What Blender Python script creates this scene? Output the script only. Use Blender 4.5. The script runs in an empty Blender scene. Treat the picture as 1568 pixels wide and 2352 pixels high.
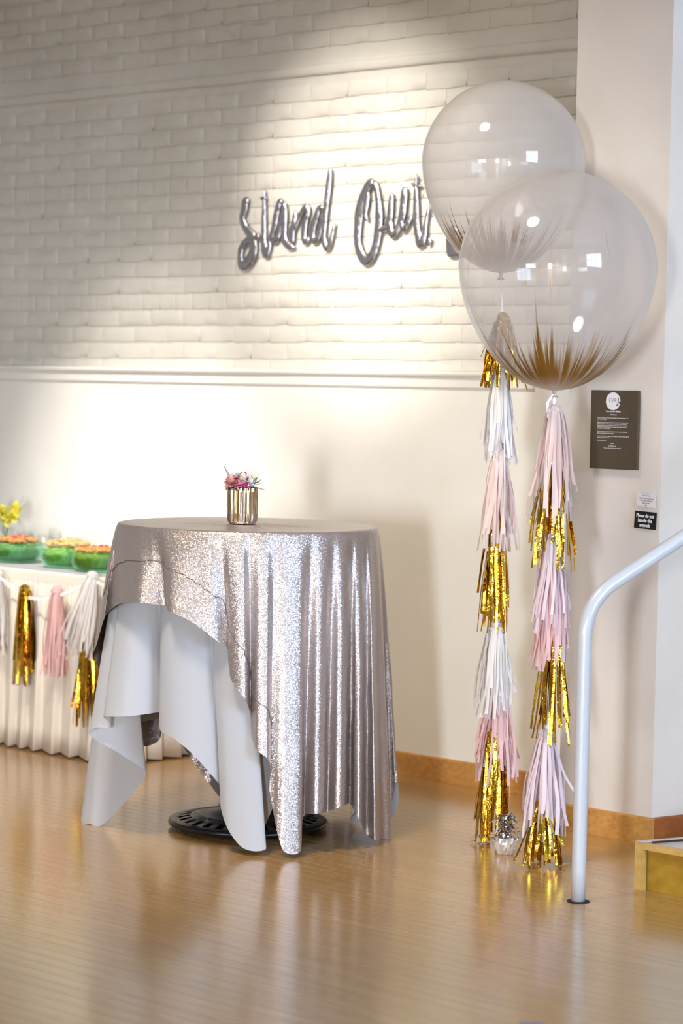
import bpy, bmesh, math, random
from mathutils import Vector, Matrix
random.seed(7)
S = bpy.context.scene
COL = S.collection
PI = math.pi

# ------------------------------------------------------------------ camera
FPX, CX, CY = 5553.0, 784.0, 1176.0
CAMZ = 1.555
PITCH = math.atan((CY - 895.0) / FPX)
ROLL = 0.0205
_fw = Vector((0, math.cos(PITCH), -math.sin(PITCH)))
_r0 = Vector((1, 0, 0)); _u0 = Vector((0, math.sin(PITCH), math.cos(PITCH)))
_up = _u0 * math.cos(ROLL) - _r0 * math.sin(ROLL)
_rt = _r0 * math.cos(ROLL) + _u0 * math.sin(ROLL)
CAM = Vector((0, 0, CAMZ))
cd = bpy.data.cameras.new('camera'); co = bpy.data.objects.new('camera', cd); COL.objects.link(co)
M = Matrix((( _rt.x, _up.x, -_fw.x, 0), (_rt.y, _up.y, -_fw.y, 0), (_rt.z, _up.z, -_fw.z, CAMZ), (0, 0, 0, 1)))
co.matrix_world = M
cd.sensor_fit = 'VERTICAL'; cd.sensor_height = 36.0; cd.sensor_width = 24.0
cd.lens = FPX / 2352.0 * 36.0
cd.clip_end = 80
cd.dof.use_dof = True; cd.dof.focus_distance = 8.1; cd.dof.aperture_fstop = 2.4
S.camera = co

# ------------------------------------------------------------------ room frame: wall direction EU (to the right), EN (off the wall)
A0 = Vector((0.684, 9.36, 0))
EU = Vector((0.731, -0.682, 0)).normalized(); EN = Vector((-EU.y * -1, 0, 0))
EN = Vector((EU.y, -EU.x, 0)).normalized()
WANG = math.atan2(EU.y, EU.x)
def W(u, n, z): return A0 + EU * u + EN * n + Vector((0, 0, z))

# ------------------------------------------------------------------ world, lights, exposure
wd = bpy.data.worlds.new('world'); S.world = wd; wd.use_nodes = True
wd.node_tree.nodes['Background'].inputs[0].default_value = (0.75, 0.85, 1.0, 1)
wd.node_tree.nodes['Background'].inputs[1].default_value = 0.35
S.view_settings.view_transform = 'Standard'; S.view_settings.look = 'None'
S.view_settings.gamma = 1.0; S.view_settings.use_curve_mapping = False
S.view_settings.exposure = 0.0
S.cycles.use_denoising = True
S.cycles.max_bounces = 8; S.cycles.transparent_max_bounces = 14
S.cycles.diffuse_bounces = 4; S.cycles.glossy_bounces = 3; S.cycles.transmission_bounces = 4
S.cycles.use_adaptive_sampling = True; S.cycles.adaptive_threshold = 0.04
S.cycles.sample_clamp_indirect = 6.0
S.cycles.caustics_reflective = False; S.cycles.caustics_refractive = False

def area_light(name, pos, target, sx, sy, power, col):
    l = bpy.data.lights.new(name, 'AREA'); l.shape = 'RECTANGLE'; l.size = sx; l.size_y = sy
    l.energy = power; l.color = col
    o = bpy.data.objects.new(name, l); COL.objects.link(o); o.location = pos
    d = (Vector(target) - Vector(pos)).normalized()
    o.rotation_euler = d.to_track_quat('-Z', 'Y').to_euler(); return o
def spot_light(name, pos, target, power, col, deg, blend, rad):
    l = bpy.data.lights.new(name, 'SPOT'); l.energy = power; l.color = col
    l.spot_size = math.radians(deg); l.spot_blend = blend; l.shadow_soft_size = rad
    o = bpy.data.objects.new(name, l); COL.objects.link(o); o.location = pos
    d = (Vector(target) - Vector(pos)).normalized()
    o.rotation_euler = d.to_track_quat('-Z', 'Y').to_euler(); return o
ROOM_U0, ROOM_U1, ROOM_N1, CEIL = -6.0, 9.2, 13.0, 5.6
DAY = (0.78, 0.87, 1.0); WARM = (1.0, 0.87, 0.70)
W1 = (7.75, ROOM_N1 - 0.10, 1.25)      # street window on the wall behind the camera
W2 = (ROOM_U1 - 0.10, 2.6, 2.9)        # tall window on the right-hand wall
W3 = (2.6, ROOM_N1 - 0.10, 1.5)        # second street window
area_light('window_light', W(*W1), W(W1[0], 0, W1[2]), .80, 1.5, 1250, (.86, .92, 1.0))
area_light('window_light', W(*W2), W(0, W2[1], W2[2]), 2.6, 2.6, 560, (0.52, 0.72, 1.0))
area_light('window_light', W(*W3), W(W3[0], 0, W3[2]), 2.4, 1.4, 240, DAY)
area_light('fill_light', W(-1.4, 3.6, CEIL - .05), W(-1.4, 3.6, 0), 4.0, 3.0, 40, WARM)  # general warm ambient fill, an added overhead source
area_light('fill_light', W(3.0, 8.6, 2.03), W(3.0, 8.6, 0), 4.0, 1.6, 100, WARM)  # low warm fill added under the slab to brighten the floor
spot_light('track_and_fill_spot', W(-.9, 5.0, 4.9), W(-.88, -.05, 2.26), 2100, (1.0, .94, .85), 17.5, 1.0, .05)
spot_light('track_and_fill_spot', W(-2.1, 3.4, 4.9), W(-2.1, 0.0, .80), 1250, (1.0, .95, .87), 26, 1.0, .05)
spot_light('track_and_fill_spot', W(.9, 3.9, 5.2), W(-.7, .7, 0), 800, (1.0, .86, .68), 58, 0.9, .45)  # wide soft warm wash, added to lift the floor and lower wall

# ------------------------------------------------------------------ pixel helpers (give true 3-D points on real planes)
def ray(px, py):
    return (_rt * ((px - CX) / FPX) - _up * ((py - CY) / FPX) + _fw)
def at_y(px, py, Y):
    d = ray(px, py); return CAM + d * (Y / d.y)
def at_z(px, py, z=0.0):
    d = ray(px, py); return CAM + d * ((z - CAMZ) / d.z)
def at_n(px, py, n):
    d = ray(px, py); t = ((A0 + EN * n - CAM).dot(EN)) / d.dot(EN)
    return CAM + d * t
def un(p):
    q = p - A0; return q.dot(EU), q.dot(EN), p.z

# ------------------------------------------------------------------ materials
def mat(name):
    m = bpy.data.materials.new(name); m.use_nodes = True
    nt = m.node_tree; return m, nt, nt.nodes['Principled BSDF']
def nn(nt, t, **k):
    n = nt.nodes.new(t)
    for a, b in k.items(): setattr(n, a, b)
    return n
def simple(name, col, rough=.6, metal=0., **k):
    m, nt, b = mat(name)
    b.inputs['Base Color'].default_value = (*col, 1); b.inputs['Roughness'].default_value = rough
    b.inputs['Metallic'].default_value = metal
    for a, v in k.items(): b.inputs[a.replace('_', ' ')].default_value = v
    return m
def noise_mix(nt, c1, c2, scale, detail=4, vec=None, lo=.35, hi=.65):
    n = nn(nt, 'ShaderNodeTexNoise'); n.inputs['Scale'].default_value = scale; n.inputs['Detail'].default_value = detail
    if vec: nt.links.new(vec, n.inputs['Vector'])
    r = nn(nt, 'ShaderNodeValToRGB'); r.color_ramp.elements[0].color = (*c1, 1); r.color_ramp.elements[1].color = (*c2, 1)
    r.color_ramp.elements[0].position = lo; r.color_ramp.elements[1].position = hi
    nt.links.new(n.outputs['Fac'], r.inputs['Fac']); return r.outputs['Color'], n
def objcoord(nt, scale=None, space='Object'):
    t = nn(nt, 'ShaderNodeTexCoord')
    if scale is None: return t.outputs[space]
    m = nn(nt, 'ShaderNodeMapping'); m.inputs['Scale'].default_value = scale
    nt.links.new(t.outputs[space], m.inputs['Vector']); return m.outputs['Vector']
def bump(nt, b, fac, strength, dist):
    k = nn(nt, 'ShaderNodeBump'); k.inputs['Strength'].default_value = strength; k.inputs['Distance'].default_value = dist
    nt.links.new(fac, k.inputs['Height']); nt.links.new(k.outputs['Normal'], b.inputs['Normal']); return k

def wall_paint(name, c1, c2, bs=.0006, scale=3.0):
    m, nt, b = mat(name); v = objcoord(nt)
    c, n = noise_mix(nt, c1, c2, scale, 5, v); nt.links.new(c, b.inputs['Base Color'])
    b.inputs['Roughness'].default_value = .62
    f = nn(nt, 'ShaderNodeTexNoise'); f.inputs['Scale'].default_value = 220; nt.links.new(v, f.inputs['Vector'])
    bump(nt, b, f.outputs['Fac'], .35, bs); return m
def brick_paint(name):
    m, nt, b = mat(name)
    g = nn(nt, 'ShaderNodeNewGeometry')
    c, n = noise_mix(nt, (.56, .535, .48), (.64, .615, .56), 2.2, 6, g.outputs['Position'])
    nt.links.new(c, b.inputs['Base Color']); b.inputs['Roughness'].default_value = .5
    f = nn(nt, 'ShaderNodeTexNoise'); f.inputs['Scale'].default_value = 38; f.inputs['Detail'].default_value = 7
    nt.links.new(g.outputs['Position'], f.inputs['Vector']); bump(nt, b, f.outputs['Fac'], .6, .004); return m
M_PANEL = wall_paint('white_plaster_paint', (.80, .775, .72), (.84, .815, .765))
M_PILLAR = wall_paint('beige_plaster_paint', (.66, .60, .545), (.70, .64, .585))
M_ROOM = wall_paint('room_plaster_paint', (.62, .60, .56), (.66, .64, .60))
M_CEIL = simple('ceiling_paint', (.6, .58, .55), .8)
M_BRICK = brick_paint('painted_brick')
M_TRIM = simple('gloss_white_trim_paint', (.80, .77, .71), .35)

def wood(name, c1, c2, c3, rough, sc, coat=0., objrand=.0, bs=.0004):
    m, nt, b = mat(name)
    tc = nn(nt, 'ShaderNodeTexCoord'); oi = nn(nt, 'ShaderNodeObjectInfo')
    ad = nn(nt, 'ShaderNodeVectorMath', operation='ADD')
    mu = nn(nt, 'ShaderNodeVectorMath', operation='SCALE'); mu.inputs['Scale'].default_value = 1.0
    nt.links.new(oi.outputs['Location'], mu.inputs[0]); nt.links.new(tc.outputs['Object'], ad.inputs[0]); nt.links.new(mu.outputs[0], ad.inputs[1])
    mp = nn(nt, 'ShaderNodeMapping'); mp.inputs['Scale'].default_value = sc; nt.links.new(ad.outputs[0], mp.inputs['Vector'])
    n = nn(nt, 'ShaderNodeTexNoise'); n.inputs['Scale'].default_value = 1.0; n.inputs['Detail'].default_value = 6; n.inputs['Roughness'].default_value = .6
    nt.links.new(mp.outputs[0], n.inputs['Vector'])
    r = nn(nt, 'ShaderNodeValToRGB'); e = r.color_ramp.elements
    e[0].position = .3; e[0].color = (*c1, 1); e[1].position = .72; e[1].color = (*c3, 1)
    k = e.new(.5); k.color = (*c2, 1)
    nt.links.new(n.outputs['Fac'], r.inputs['Fac'])
    hs = nn(nt, 'ShaderNodeHueSaturation')
    ma = nn(nt, 'ShaderNodeMapRange'); ma.inputs['To Min'].default_value = 1 - objrand; ma.inputs['To Max'].default_value = 1 + objrand
    nt.links.new(oi.outputs['Random'], ma.inputs['Value']); nt.links.new(ma.outputs[0], hs.inputs['Value'])
    nt.links.new(r.outputs['Color'], hs.inputs['Color']); nt.links.new(hs.outputs['Color'], b.inputs['Base Color'])
    b.inputs['Roughness'].default_value = rough
    b.inputs['Coat Weight'].default_value = coat; b.inputs['Coat Roughness'].default_value = .16
    bump(nt, b, n.outputs['Fac'], .3, bs); return m
M_FLOOR = wood('maple_floor_varnish', (.37, .20, .058), (.43, .245, .08), (.50, .30, .11), .22, (3.0, 60., 1.), .6, .05, .0005)
M_BASE = wood('honey_oak_baseboard', (.42, .19, .04), (.51, .25, .065), (.60, .32, .10), .3, (4., 60., 60.), .3)
M_STEPW = wood('honey_oak_step', (.46, .29, .08), (.53, .345, .11), (.60, .40, .15), .35, (6., 40., 40.), .2)
M_STEPP = wood('ochre_plywood_panel', (.30, .165, .012), (.35, .20, .02), (.41, .245, .035), .4, (6., 30., 30.), .1)
M_CARPET = simple('grey_step_vinyl', (.62, .56, .52), .45)
M_WHITEMETAL = simple('white_enamel_pipe', (.52, .545, .59), .25, 0, Coat_Weight=.4)
M_DARKGAP = simple('black_sealant', (.01, .008, .006), .8)

def cloth_white():
    m, nt, b = mat('white_polyester_cloth'); v = objcoord(nt)
    b.inputs['Base Color'].default_value = (.55, .57, .62, 1); b.inputs['Roughness'].default_value = .75
    b.inputs['Sheen Weight'].default_value = .15
    f = nn(nt, 'ShaderNodeTexNoise'); f.inputs['Scale'].default_value = 900; nt.links.new(v, f.inputs['Vector']); bump(nt, b, f.outputs['Fac'], .25, .0006)
    out = nt.nodes['Material Output']
    tr = nn(nt, 'ShaderNodeBsdfTranslucent'); tr.inputs['Color'].default_value = (.8, .76, .70, 1)
    mx = nn(nt, 'ShaderNodeMixShader'); mx.inputs[0].default_value = .22
    nt.links.new(b.outputs[0], mx.inputs[1]); nt.links.new(tr.outputs[0], mx.inputs[2]); nt.links.new(mx.outputs[0], out.inputs['Surface'])
    return m
M_CLOTH = cloth_white()
def cloth_skirt():
    m, nt, b = mat('ivory_table_skirt_cloth'); v = objcoord(nt)
    b.inputs['Base Color'].default_value = (.74, .68, .60, 1); b.inputs['Roughness'].default_value = .8
    f = nn(nt, 'ShaderNodeTexNoise'); f.inputs['Scale'].default_value = 600; nt.links.new(v, f.inputs['Vector']); bump(nt, b, f.outputs['Fac'], .3, .0008)
    return m
M_SKIRT = cloth_skirt()

def sequin():
    m, nt, b = mat('champagne_silver_sequin'); v = objcoord(nt)
    vo = nn(nt, 'ShaderNodeTexVoronoi'); vo.inputs['Scale'].default_value = 380; nt.links.new(v, vo.inputs['Vector'])
    sb = nn(nt, 'ShaderNodeVectorMath', operation='SUBTRACT'); sb.inputs[1].default_value = (.5, .5, .5); nt.links.new(vo.outputs['Color'], sb.inputs[0])
    sc = nn(nt, 'ShaderNodeVectorMath', operation='SCALE'); sc.inputs['Scale'].default_value = .40; nt.links.new(sb.outputs[0], sc.inputs[0])
    g = nn(nt, 'ShaderNodeNewGeometry')
    n2 = nn(nt, 'ShaderNodeTexNoise'); n2.inputs['Scale'].default_value = 60; n2.inputs['Detail'].default_value = 3; nt.links.new(v, n2.inputs['Vector'])
    s2 = nn(nt, 'ShaderNodeVectorMath', operation='SUBTRACT'); s2.inputs[1].default_value = (.5, .5, .5); nt.links.new(n2.outputs['Color'], s2.inputs[0])
    k2 = nn(nt, 'ShaderNodeVectorMath', operation='SCALE'); k2.inputs['Scale'].default_value = .10; nt.links.new(s2.outputs[0], k2.inputs[0])
    a1 = nn(nt, 'ShaderNodeVectorMath', operation='ADD'); nt.links.new(g.outputs['Normal'], a1.inputs[0]); nt.links.new(sc.outputs[0], a1.inputs[1])
    a2 = nn(nt, 'ShaderNodeVectorMath', operation='ADD'); nt.links.new(a1.outputs[0], a2.inputs[0]); nt.links.new(k2.outputs[0], a2.inputs[1])
    no = nn(nt, 'ShaderNodeVectorMath', operation='NORMALIZE'); nt.links.new(a2.outputs[0], no.inputs[0])
    nt.links.new(no.outputs[0], b.inputs['Normal'])
    b.inputs['Base Color'].default_value = (.49, .43, .415, 1)
    b.inputs['Metallic'].default_value = .78; b.inputs['Roughness'].default_value = .36
    return m
M_SEQ = sequin()
def foil(name, col, rough, scale, dist):
    m, nt, b = mat(name); v = objcoord(nt)
    b.inputs['Base Color'].default_value = (*col, 1); b.inputs['Metallic'].default_value = 1; b.inputs['Roughness'].default_value = rough
    f = nn(nt, 'ShaderNodeTexNoise'); f.inputs['Scale'].default_value = scale; f.inputs['Detail'].default_value = 3; nt.links.new(v, f.inputs['Vector'])
    bump(nt, b, f.outputs['Fac'], .8, dist); return m
M_GOLD = foil('gold_foil', (.74, .44, .045), .17, 45, .004)
M_SILVER = foil('silver_balloon_foil', (.50, .49, .52), .33, 16, .012)
M_TINSEL = foil('silver_tinsel', (.85, .84, .86), .1, 60, .004)
def tissue(name, col):
    m, nt, b = mat(name)
    b.inputs['Base Color'].default_value = (*col, 1); b.inputs['Roughness'].default_value = .7
    out = nt.nodes['Material Output']
    tr = nn(nt, 'ShaderNodeBsdfTranslucent'); tr.inputs['Color'].default_value = (*col, 1)
    mx = nn(nt, 'ShaderNodeMixShader'); mx.inputs[0].default_value = .4
    nt.links.new(b.outputs[0], mx.inputs[1]); nt.links.new(tr.outputs[0], mx.inputs[2])
    nt.links.new(mx.outputs[0], out.inputs['Surface'])
    return m
M_PINK = tissue('blush_pink_tissue', (.92, .66, .66)); M_PALE = tissue('pale_pink_tissue', (.94, .80, .78)); M_WTISS = tissue('white_tissue', (.92, .90, .90))
M_LILAC = tissue('lilac_pink_tissue', (.91, .80, .85))
M_RIBBON = simple('white_satin_ribbon', (.85, .86, .92), .35)
M_ROPE = simple('dull_ring_metal', (.32, .27, .22), .4, .6)

def balloon_mat(name, Z0, H, seed, dens):
    """clear frosted latex with gold paint brushed up from the neck (object z: 0 = neck)"""
    m, nt, b = mat(name); out = nt.nodes['Material Output']; L = nt.links.new
    lw = nn(nt, 'ShaderNodeLayerWeight'); lw.inputs['Blend'].default_value = .35
    pw = nn(nt, 'ShaderNodeMath', operation='POWER'); L(lw.outputs['Facing'], pw.inputs[0]); pw.inputs[1].default_value = 2.2
    ma = nn(nt, 'ShaderNodeMapRange'); ma.inputs['To Min'].default_value = dens; ma.inputs['To Max'].default_value = min(.9, dens + .5); L(pw.outputs[0], ma.inputs['Value'])
    tp = nn(nt, 'ShaderNodeBsdfTransparent'); tp.inputs['Color'].default_value = (.985, .98, .985, 1)
    df = nn(nt, 'ShaderNodeBsdfDiffuse'); df.inputs['Color'].default_value = (.80, .77, .76, 1)
    tl = nn(nt, 'ShaderNodeBsdfTranslucent'); tl.inputs['Color'].default_value = (.84, .81, .79, 1)
    md = nn(nt, 'ShaderNodeMixShader'); md.inputs[0].default_value = .5; L(df.outputs[0], md.inputs[1]); L(tl.outputs[0], md.inputs[2])
    m1 = nn(nt, 'ShaderNodeMixShader'); L(ma.outputs[0], m1.inputs[0]); L(tp.outputs[0], m1.inputs[1]); L(md.outputs[0], m1.inputs[2])
    gl = nn(nt, 'ShaderNodeBsdfGlossy'); gl.inputs['Roughness'].default_value = .06
    lf_ = nn(nt, 'ShaderNodeLayerWeight'); lf_.inputs['Blend'].default_value = .5; p5 = nn(nt, 'ShaderNodeMath', operation='POWER'); L(lf_.outputs['Facing'], p5.inputs[0]); p5.inputs[1].default_value = 4.0
    fr = nn(nt, 'ShaderNodeMapRange'); fr.inputs['To Min'].default_value = .045; fr.inputs['To Max'].default_value = .6; L(p5.outputs[0], fr.inputs['Value'])
    m2 = nn(nt, 'ShaderNodeMixShader'); L(fr.outputs[0], m2.inputs[0]); L(m1.outputs[0], m2.inputs[1]); L(gl.outputs[0], m2.inputs[2])
    # paint strokes
    tc = nn(nt, 'ShaderNodeTexCoord'); sx = nn(nt, 'ShaderNodeSeparateXYZ'); L(tc.outputs['Object'], sx.inputs[0])
    an = nn(nt, 'ShaderNodeMath', operation='ARCTAN2'); L(sx.outputs['Y'], an.inputs[0]); L(sx.outputs['X'], an.inputs[1])
    def stroke(k, zk, off, detail):
        cb = nn(nt, 'ShaderNodeCombineXYZ'); 
        c = nn(nt, 'ShaderNodeMath', operation='COSINE'); s = nn(nt, 'ShaderNodeMath', operation='SINE'); L(an.outputs[0], c.inputs[0]); L(an.outputs[0], s.inputs[0])
        for q, i in ((c, 0), (s, 1)):
            mm = nn(nt, 'ShaderNodeMath', operation='MULTIPLY'); L(q.outputs[0], mm.inputs[0]); mm.inputs[1].default_value = k; L(mm.outputs[0], cb.inputs[i])
        mz = nn(nt, 'ShaderNodeMath', operation='MULTIPLY_ADD'); L(sx.outputs['Z'], mz.inputs[0]); mz.inputs[1].default_value = zk; mz.inputs[2].default_value = off; L(mz.outputs[0], cb.inputs[2])
        n = nn(nt, 'ShaderNodeTexNoise'); n.inputs['Scale'].default_value = 1; n.inputs['Detail'].default_value = detail; n.inputs['Roughness'].default_value = .65
        L(cb.outputs[0], n.inputs['Vector']); return n.outputs['Fac']
    big = stroke(6.0, .7, seed, 2); fine = stroke(38, 2.2, seed + 9, 6)
    # threshold rises with height
    mr = nn(nt, 'ShaderNodeMapRange'); mr.inputs['From Min'].default_value = .02; mr.inputs['From Max'].default_value = H
    mr.inputs['To Min'].default_value = .385; mr.inputs['To Max'].default_value = .66; L(sx.outputs['Z'], mr.inputs['Value'])
    mixf = nn(nt, 'ShaderNodeMath', operation='MULTIPLY_ADD'); L(fine, mixf.inputs[0]); mixf.inputs[1].default_value = .52
    mb = nn(nt, 'ShaderNodeMath', operation='MULTIPLY'); L(big, mb.inputs[0]); mb.inputs[1].default_value = .48; L(mb.outputs[0], mixf.inputs[2])
    df2 = nn(nt, 'ShaderNodeMath', operation='SUBTRACT'); L(mixf.outputs[0], df2.inputs[0]); L(mr.outputs[0], df2.inputs[1])
    st = nn(nt, 'ShaderNodeMapRange'); st.inputs['From Min'].default_value = -.02; st.inputs['From Max'].default_value = .05; L(df2.outputs[0], st.inputs['Value'])
    pb = nn(nt, 'ShaderNodeBsdfPrincipled'); pb.inputs['Base Color'].default_value = (.26, .135, .018, 1); pb.inputs['Metallic'].default_value = .55; pb.inputs['Roughness'].default_value = .42
    nk = nn(nt, 'ShaderNodeMapRange'); nk.inputs['From Min'].default_value = .004; nk.inputs['From Max'].default_value = .05; nk.inputs['To Min'].default_value = .45; L(sx.outputs['Z'], nk.inputs['Value'])
    sm = nn(nt, 'ShaderNodeMath', operation='MULTIPLY'); L(st.outputs[0], sm.inputs[0]); L(nk.outputs[0], sm.inputs[1])
    m3 = nn(nt, 'ShaderNodeMixShader'); L(sm.outputs[0], m3.inputs[0]); L(m2.outputs[0], m3.inputs[1]); L(pb.outputs[0], m3.inputs[2])
    L(m3.outputs[0], out.inputs['Surface']); nt.nodes.remove(b); return m

# ------------------------------------------------------------------ mesh helpers
class MB:
    def __init__(s): s.v = []; s.f = []
    def add(s, vs, fs):
        o = len(s.v); s.v += [Vector(p) for p in vs]; s.f += [tuple(i + o for i in f) for f in fs]; return s
    def box(s, o, ax, ay, az):
        o = Vector(o); ax = Vector(ax); ay = Vector(ay); az = Vector(az)
        p = [o, o + ax, o + ax + ay, o + ay]; p += [q + az for q in p]
        return s.add(p, [(0, 3, 2, 1), (4, 5, 6, 7), (0, 1, 5, 4), (1, 2, 6, 5), (2, 3, 7, 6), (3, 0, 4, 7)])
    def prism(s, pts, up):
        up = Vector(up); n = len(pts); p = [Vector(q) for q in pts]; q = [a + up for a in p]
        return s.add(p + q, [tuple(range(n))[::-1], tuple(range(n, 2 * n))] + [(i, (i + 1) % n, n + (i + 1) % n, n + i) for i in range(n)])
    def lathe(s, prof, c=(0, 0, 0), n=32, close=False, flute=None):
        c = Vector(c); vs = []; fs = []; m = len(prof)
        for i in range(n):
            a = 2 * PI * i / n
            for (r, z) in prof:
                rr = r * (flute(a, z) if flute else 1); vs.append(c + Vector((rr * math.cos(a), rr * math.sin(a), z)))
        for i in range(n):
            j = (i + 1) % n
            for k in range(m - 1): fs.append((i * m + k, j * m + k, j * m + k + 1, i * m + k + 1))
        return s.add(vs, fs)
    def tube(s, pts, r, n=10, cap=True):
        pts = [Vector(p) for p in pts]; vs = []; fs = []; N = len(pts)
        rr = r if isinstance(r, (list, tuple)) else [r] * N
        t0 = (pts[1] - pts[0]).normalized(); up = Vector((0, 0, 1)) if abs(t0.z) < .9 else Vector((1, 0, 0))
        x = t0.cross(up).normalized()
        for i, p in enumerate(pts):
            t = (pts[min(i + 1, N - 1)] - pts[max(i - 1, 0)]).normalized()
            x = (x - t * x.dot(t)).normalized(); y = t.cross(x)
            for k in range(n):
                a = 2 * PI * k / n; vs.append(p + (x * math.cos(a) + y * math.sin(a)) * rr[i])
        for i in range(N - 1):
            for k in range(n): fs.append((i * n + k, i * n + (k + 1) % n, (i + 1) * n + (k + 1) % n, (i + 1) * n + k))
        if cap: fs += [tuple(range(n))[::-1], tuple(range((N - 1) * n, N * n))]
        return s.add(vs, fs)
    def strip(s, pts, wv):
        """ribbon: centreline points with half-width vectors"""
        vs = []
        for p, w in zip(pts, wv): vs += [Vector(p) - w, Vector(p) + w]
        return s.add(vs, [(2 * i, 2 * i + 1, 2 * i + 3, 2 * i + 2) for i in range(len(pts) - 1)])
    def ball(s, c, r, n=10, m=6, sc=(1, 1, 1), jit=0, rnd=None):
        c = Vector(c); vs = []; fs = []
        for i in range(m + 1):
            for k in range(n):
                a = 2 * PI * k / n; b = PI * i / m; j = 1 + (rnd.uniform(-jit, jit) if rnd else 0)
                vs.append(c + Vector((math.sin(b) * math.cos(a) * sc[0], math.sin(b) * math.sin(a) * sc[1], math.cos(b) * sc[2])) * r * j)
        for i in range(m):
            for k in range(n): fs.append((i * n + k, (i + 1) * n + k, (i + 1) * n + (k + 1) % n, i * n + (k + 1) % n))
        return s.add(vs, fs)
    def mesh(s, name, m, smooth=False, org=None):
        me = bpy.data.meshes.new(name); vs = s.v if org is None else [p - Vector(org) for p in s.v]
        me.from_pydata([tuple(p) for p in vs], [], s.f); me.update()
        if smooth: me.shade_smooth() if hasattr(me, 'shade_smooth') else [setattr(p, 'use_smooth', True) for p in me.polygons]
        if m: me.materials.append(m)
        return me
def link(name, me, parent=None, loc=None):
    o = bpy.data.objects.new(name, me); COL.objects.link(o)
    if parent: o.parent = parent
    if loc is not None: o.location = loc
    return o
def fixn(me):
    b = bmesh.new(); b.from_mesh(me); bmesh.ops.remove_doubles(b, verts=b.verts, dist=1e-6); bmesh.ops.recalc_face_normals(b, faces=b.faces); b.to_mesh(me); b.free()
def build(mb, name, m, parent=None, smooth=False, org=None, fix=True):
    """mesh object; vertices given in world space; org = its origin (world)"""
    po = Vector(parent['org']) if parent is not None and 'org' in parent else Vector((0, 0, 0))
    org = Vector(org) if org is not None else po
    me = mb.mesh(name, m, smooth, org)
    if fix: fixn(me)
    if smooth: me.shade_smooth()
    o = link(name, me, parent, org - po); o['org'] = tuple(org); return o
def tag(o, label=None, cat=None, group=None, kind=None):
    if label: o['label'] = label
    if cat: o['category'] = cat
    if group: o['group'] = group
    if kind: o['kind'] = kind
    return o
def empty(name, loc, label=None, cat=None, group=None, kind=None):
    o = bpy.data.objects.new(name, None); COL.objects.link(o); o.location = loc; o['org'] = tuple(Vector(loc)); o.empty_display_size = .05
    return tag(o, label, cat, group, kind)
def struct(o, label, cat='wall'): return tag(o, label, cat, None, 'structure')
def mod(o, t, **k):
    m = o.modifiers.new(t.lower(), t)
    for a, b in k.items(): setattr(m, a, b)
    return m

# ================================================================== STRUCTURE
ZV = Vector((0, 0, 1))
# floor -------------------------------------------------------------
fl = MB(); fl.prism([W(ROOM_U0 - .3, -4.2, -.12), W(ROOM_U1 + .3, -4.2, -.12), W(ROOM_U1 + .3, ROOM_N1 + .3, -.12), W(ROOM_U0 - .3, ROOM_N1 + .3, -.12)], ZV * .1165)
floor = build(fl, 'floor', M_FLOOR, org=A0); struct(floor, 'honey maple strip floor with a glossy varnish', 'floor')
floor.rotation_euler = (0, 0, 0)
PW = .057
def plank_mesh(L):
    b = MB(); h = PW / 2 - .0003; l = L / 2 - .0004; e = .0007
    vs = [(-l, -h, -.0035), (l, -h, -.0035), (l, h, -.0035), (-l, h, -.0035), (-l, -h, -.0006), (l, -h, -.0006), (l, h, -.0006), (-l, h, -.0006),
          (-l + e, -h + e, 0), (l - e, -h + e, 0), (l - e, h - e, 0), (-l + e, h - e, 0)]
    fs = [(0, 1, 5, 4), (1, 2, 6, 5), (2, 3, 7, 6), (3, 0, 4, 7), (4, 5, 9, 8), (5, 6, 10, 9), (6, 7, 11, 10), (7, 4, 8, 11), (8, 9, 10, 11)]
    b.add(vs, fs); return b
PL = [.55, .8, 1.05, 1.3, 1.6]
pm = [plank_mesh(l).mesh('plank', M_FLOOR) for l in PL]
planks = []; prng = random.Random(3)
n = -0.02
while n < 9.5:
    u = -4.2 + prng.uniform(-1.5, 0)
    while u < 7.5:
        k = prng.randrange(5); planks.append((u + PL[k] / 2, n, k)); u += PL[k]
    n += PW
def in_view(u, n, k):
    for t in (-.5, -.25, 0, .25, .5):
        p = W(u + t * PL[k], n, 0) - CAM; d = p.dot(_fw)
        if d > 1:
            x = CX + FPX * p.dot(_rt) / d; y = CY - FPX * p.dot(_up) / d
            if -30 < x < 1600 and y < 2400: return p.length
    return None
vis = []; rest = []
for q in planks:
    r = in_view(*q)
    (vis.append((r, q)) if r else rest.append(q))
vis.sort(key=lambda t: t[0]); rest += [q for _, q in vis[300:]]
for _, (u, n, k) in vis[:300]:
    o = link('plank', pm[k], floor, EU * u + EN * n); o.rotation_euler = (0, 0, WANG)
pr = MB(); R2 = Matrix.Rotation(WANG, 3, 'Z')
for (u, n, k) in rest:
    t = plank_mesh(PL[k]); c = A0 + EU * u + EN * n; pr.add([c + R2 @ p for p in t.v], t.f)
pf = build(pr, 'plank_field', M_FLOOR, floor, fix=False); pf['kind'] = 'stuff'

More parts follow.
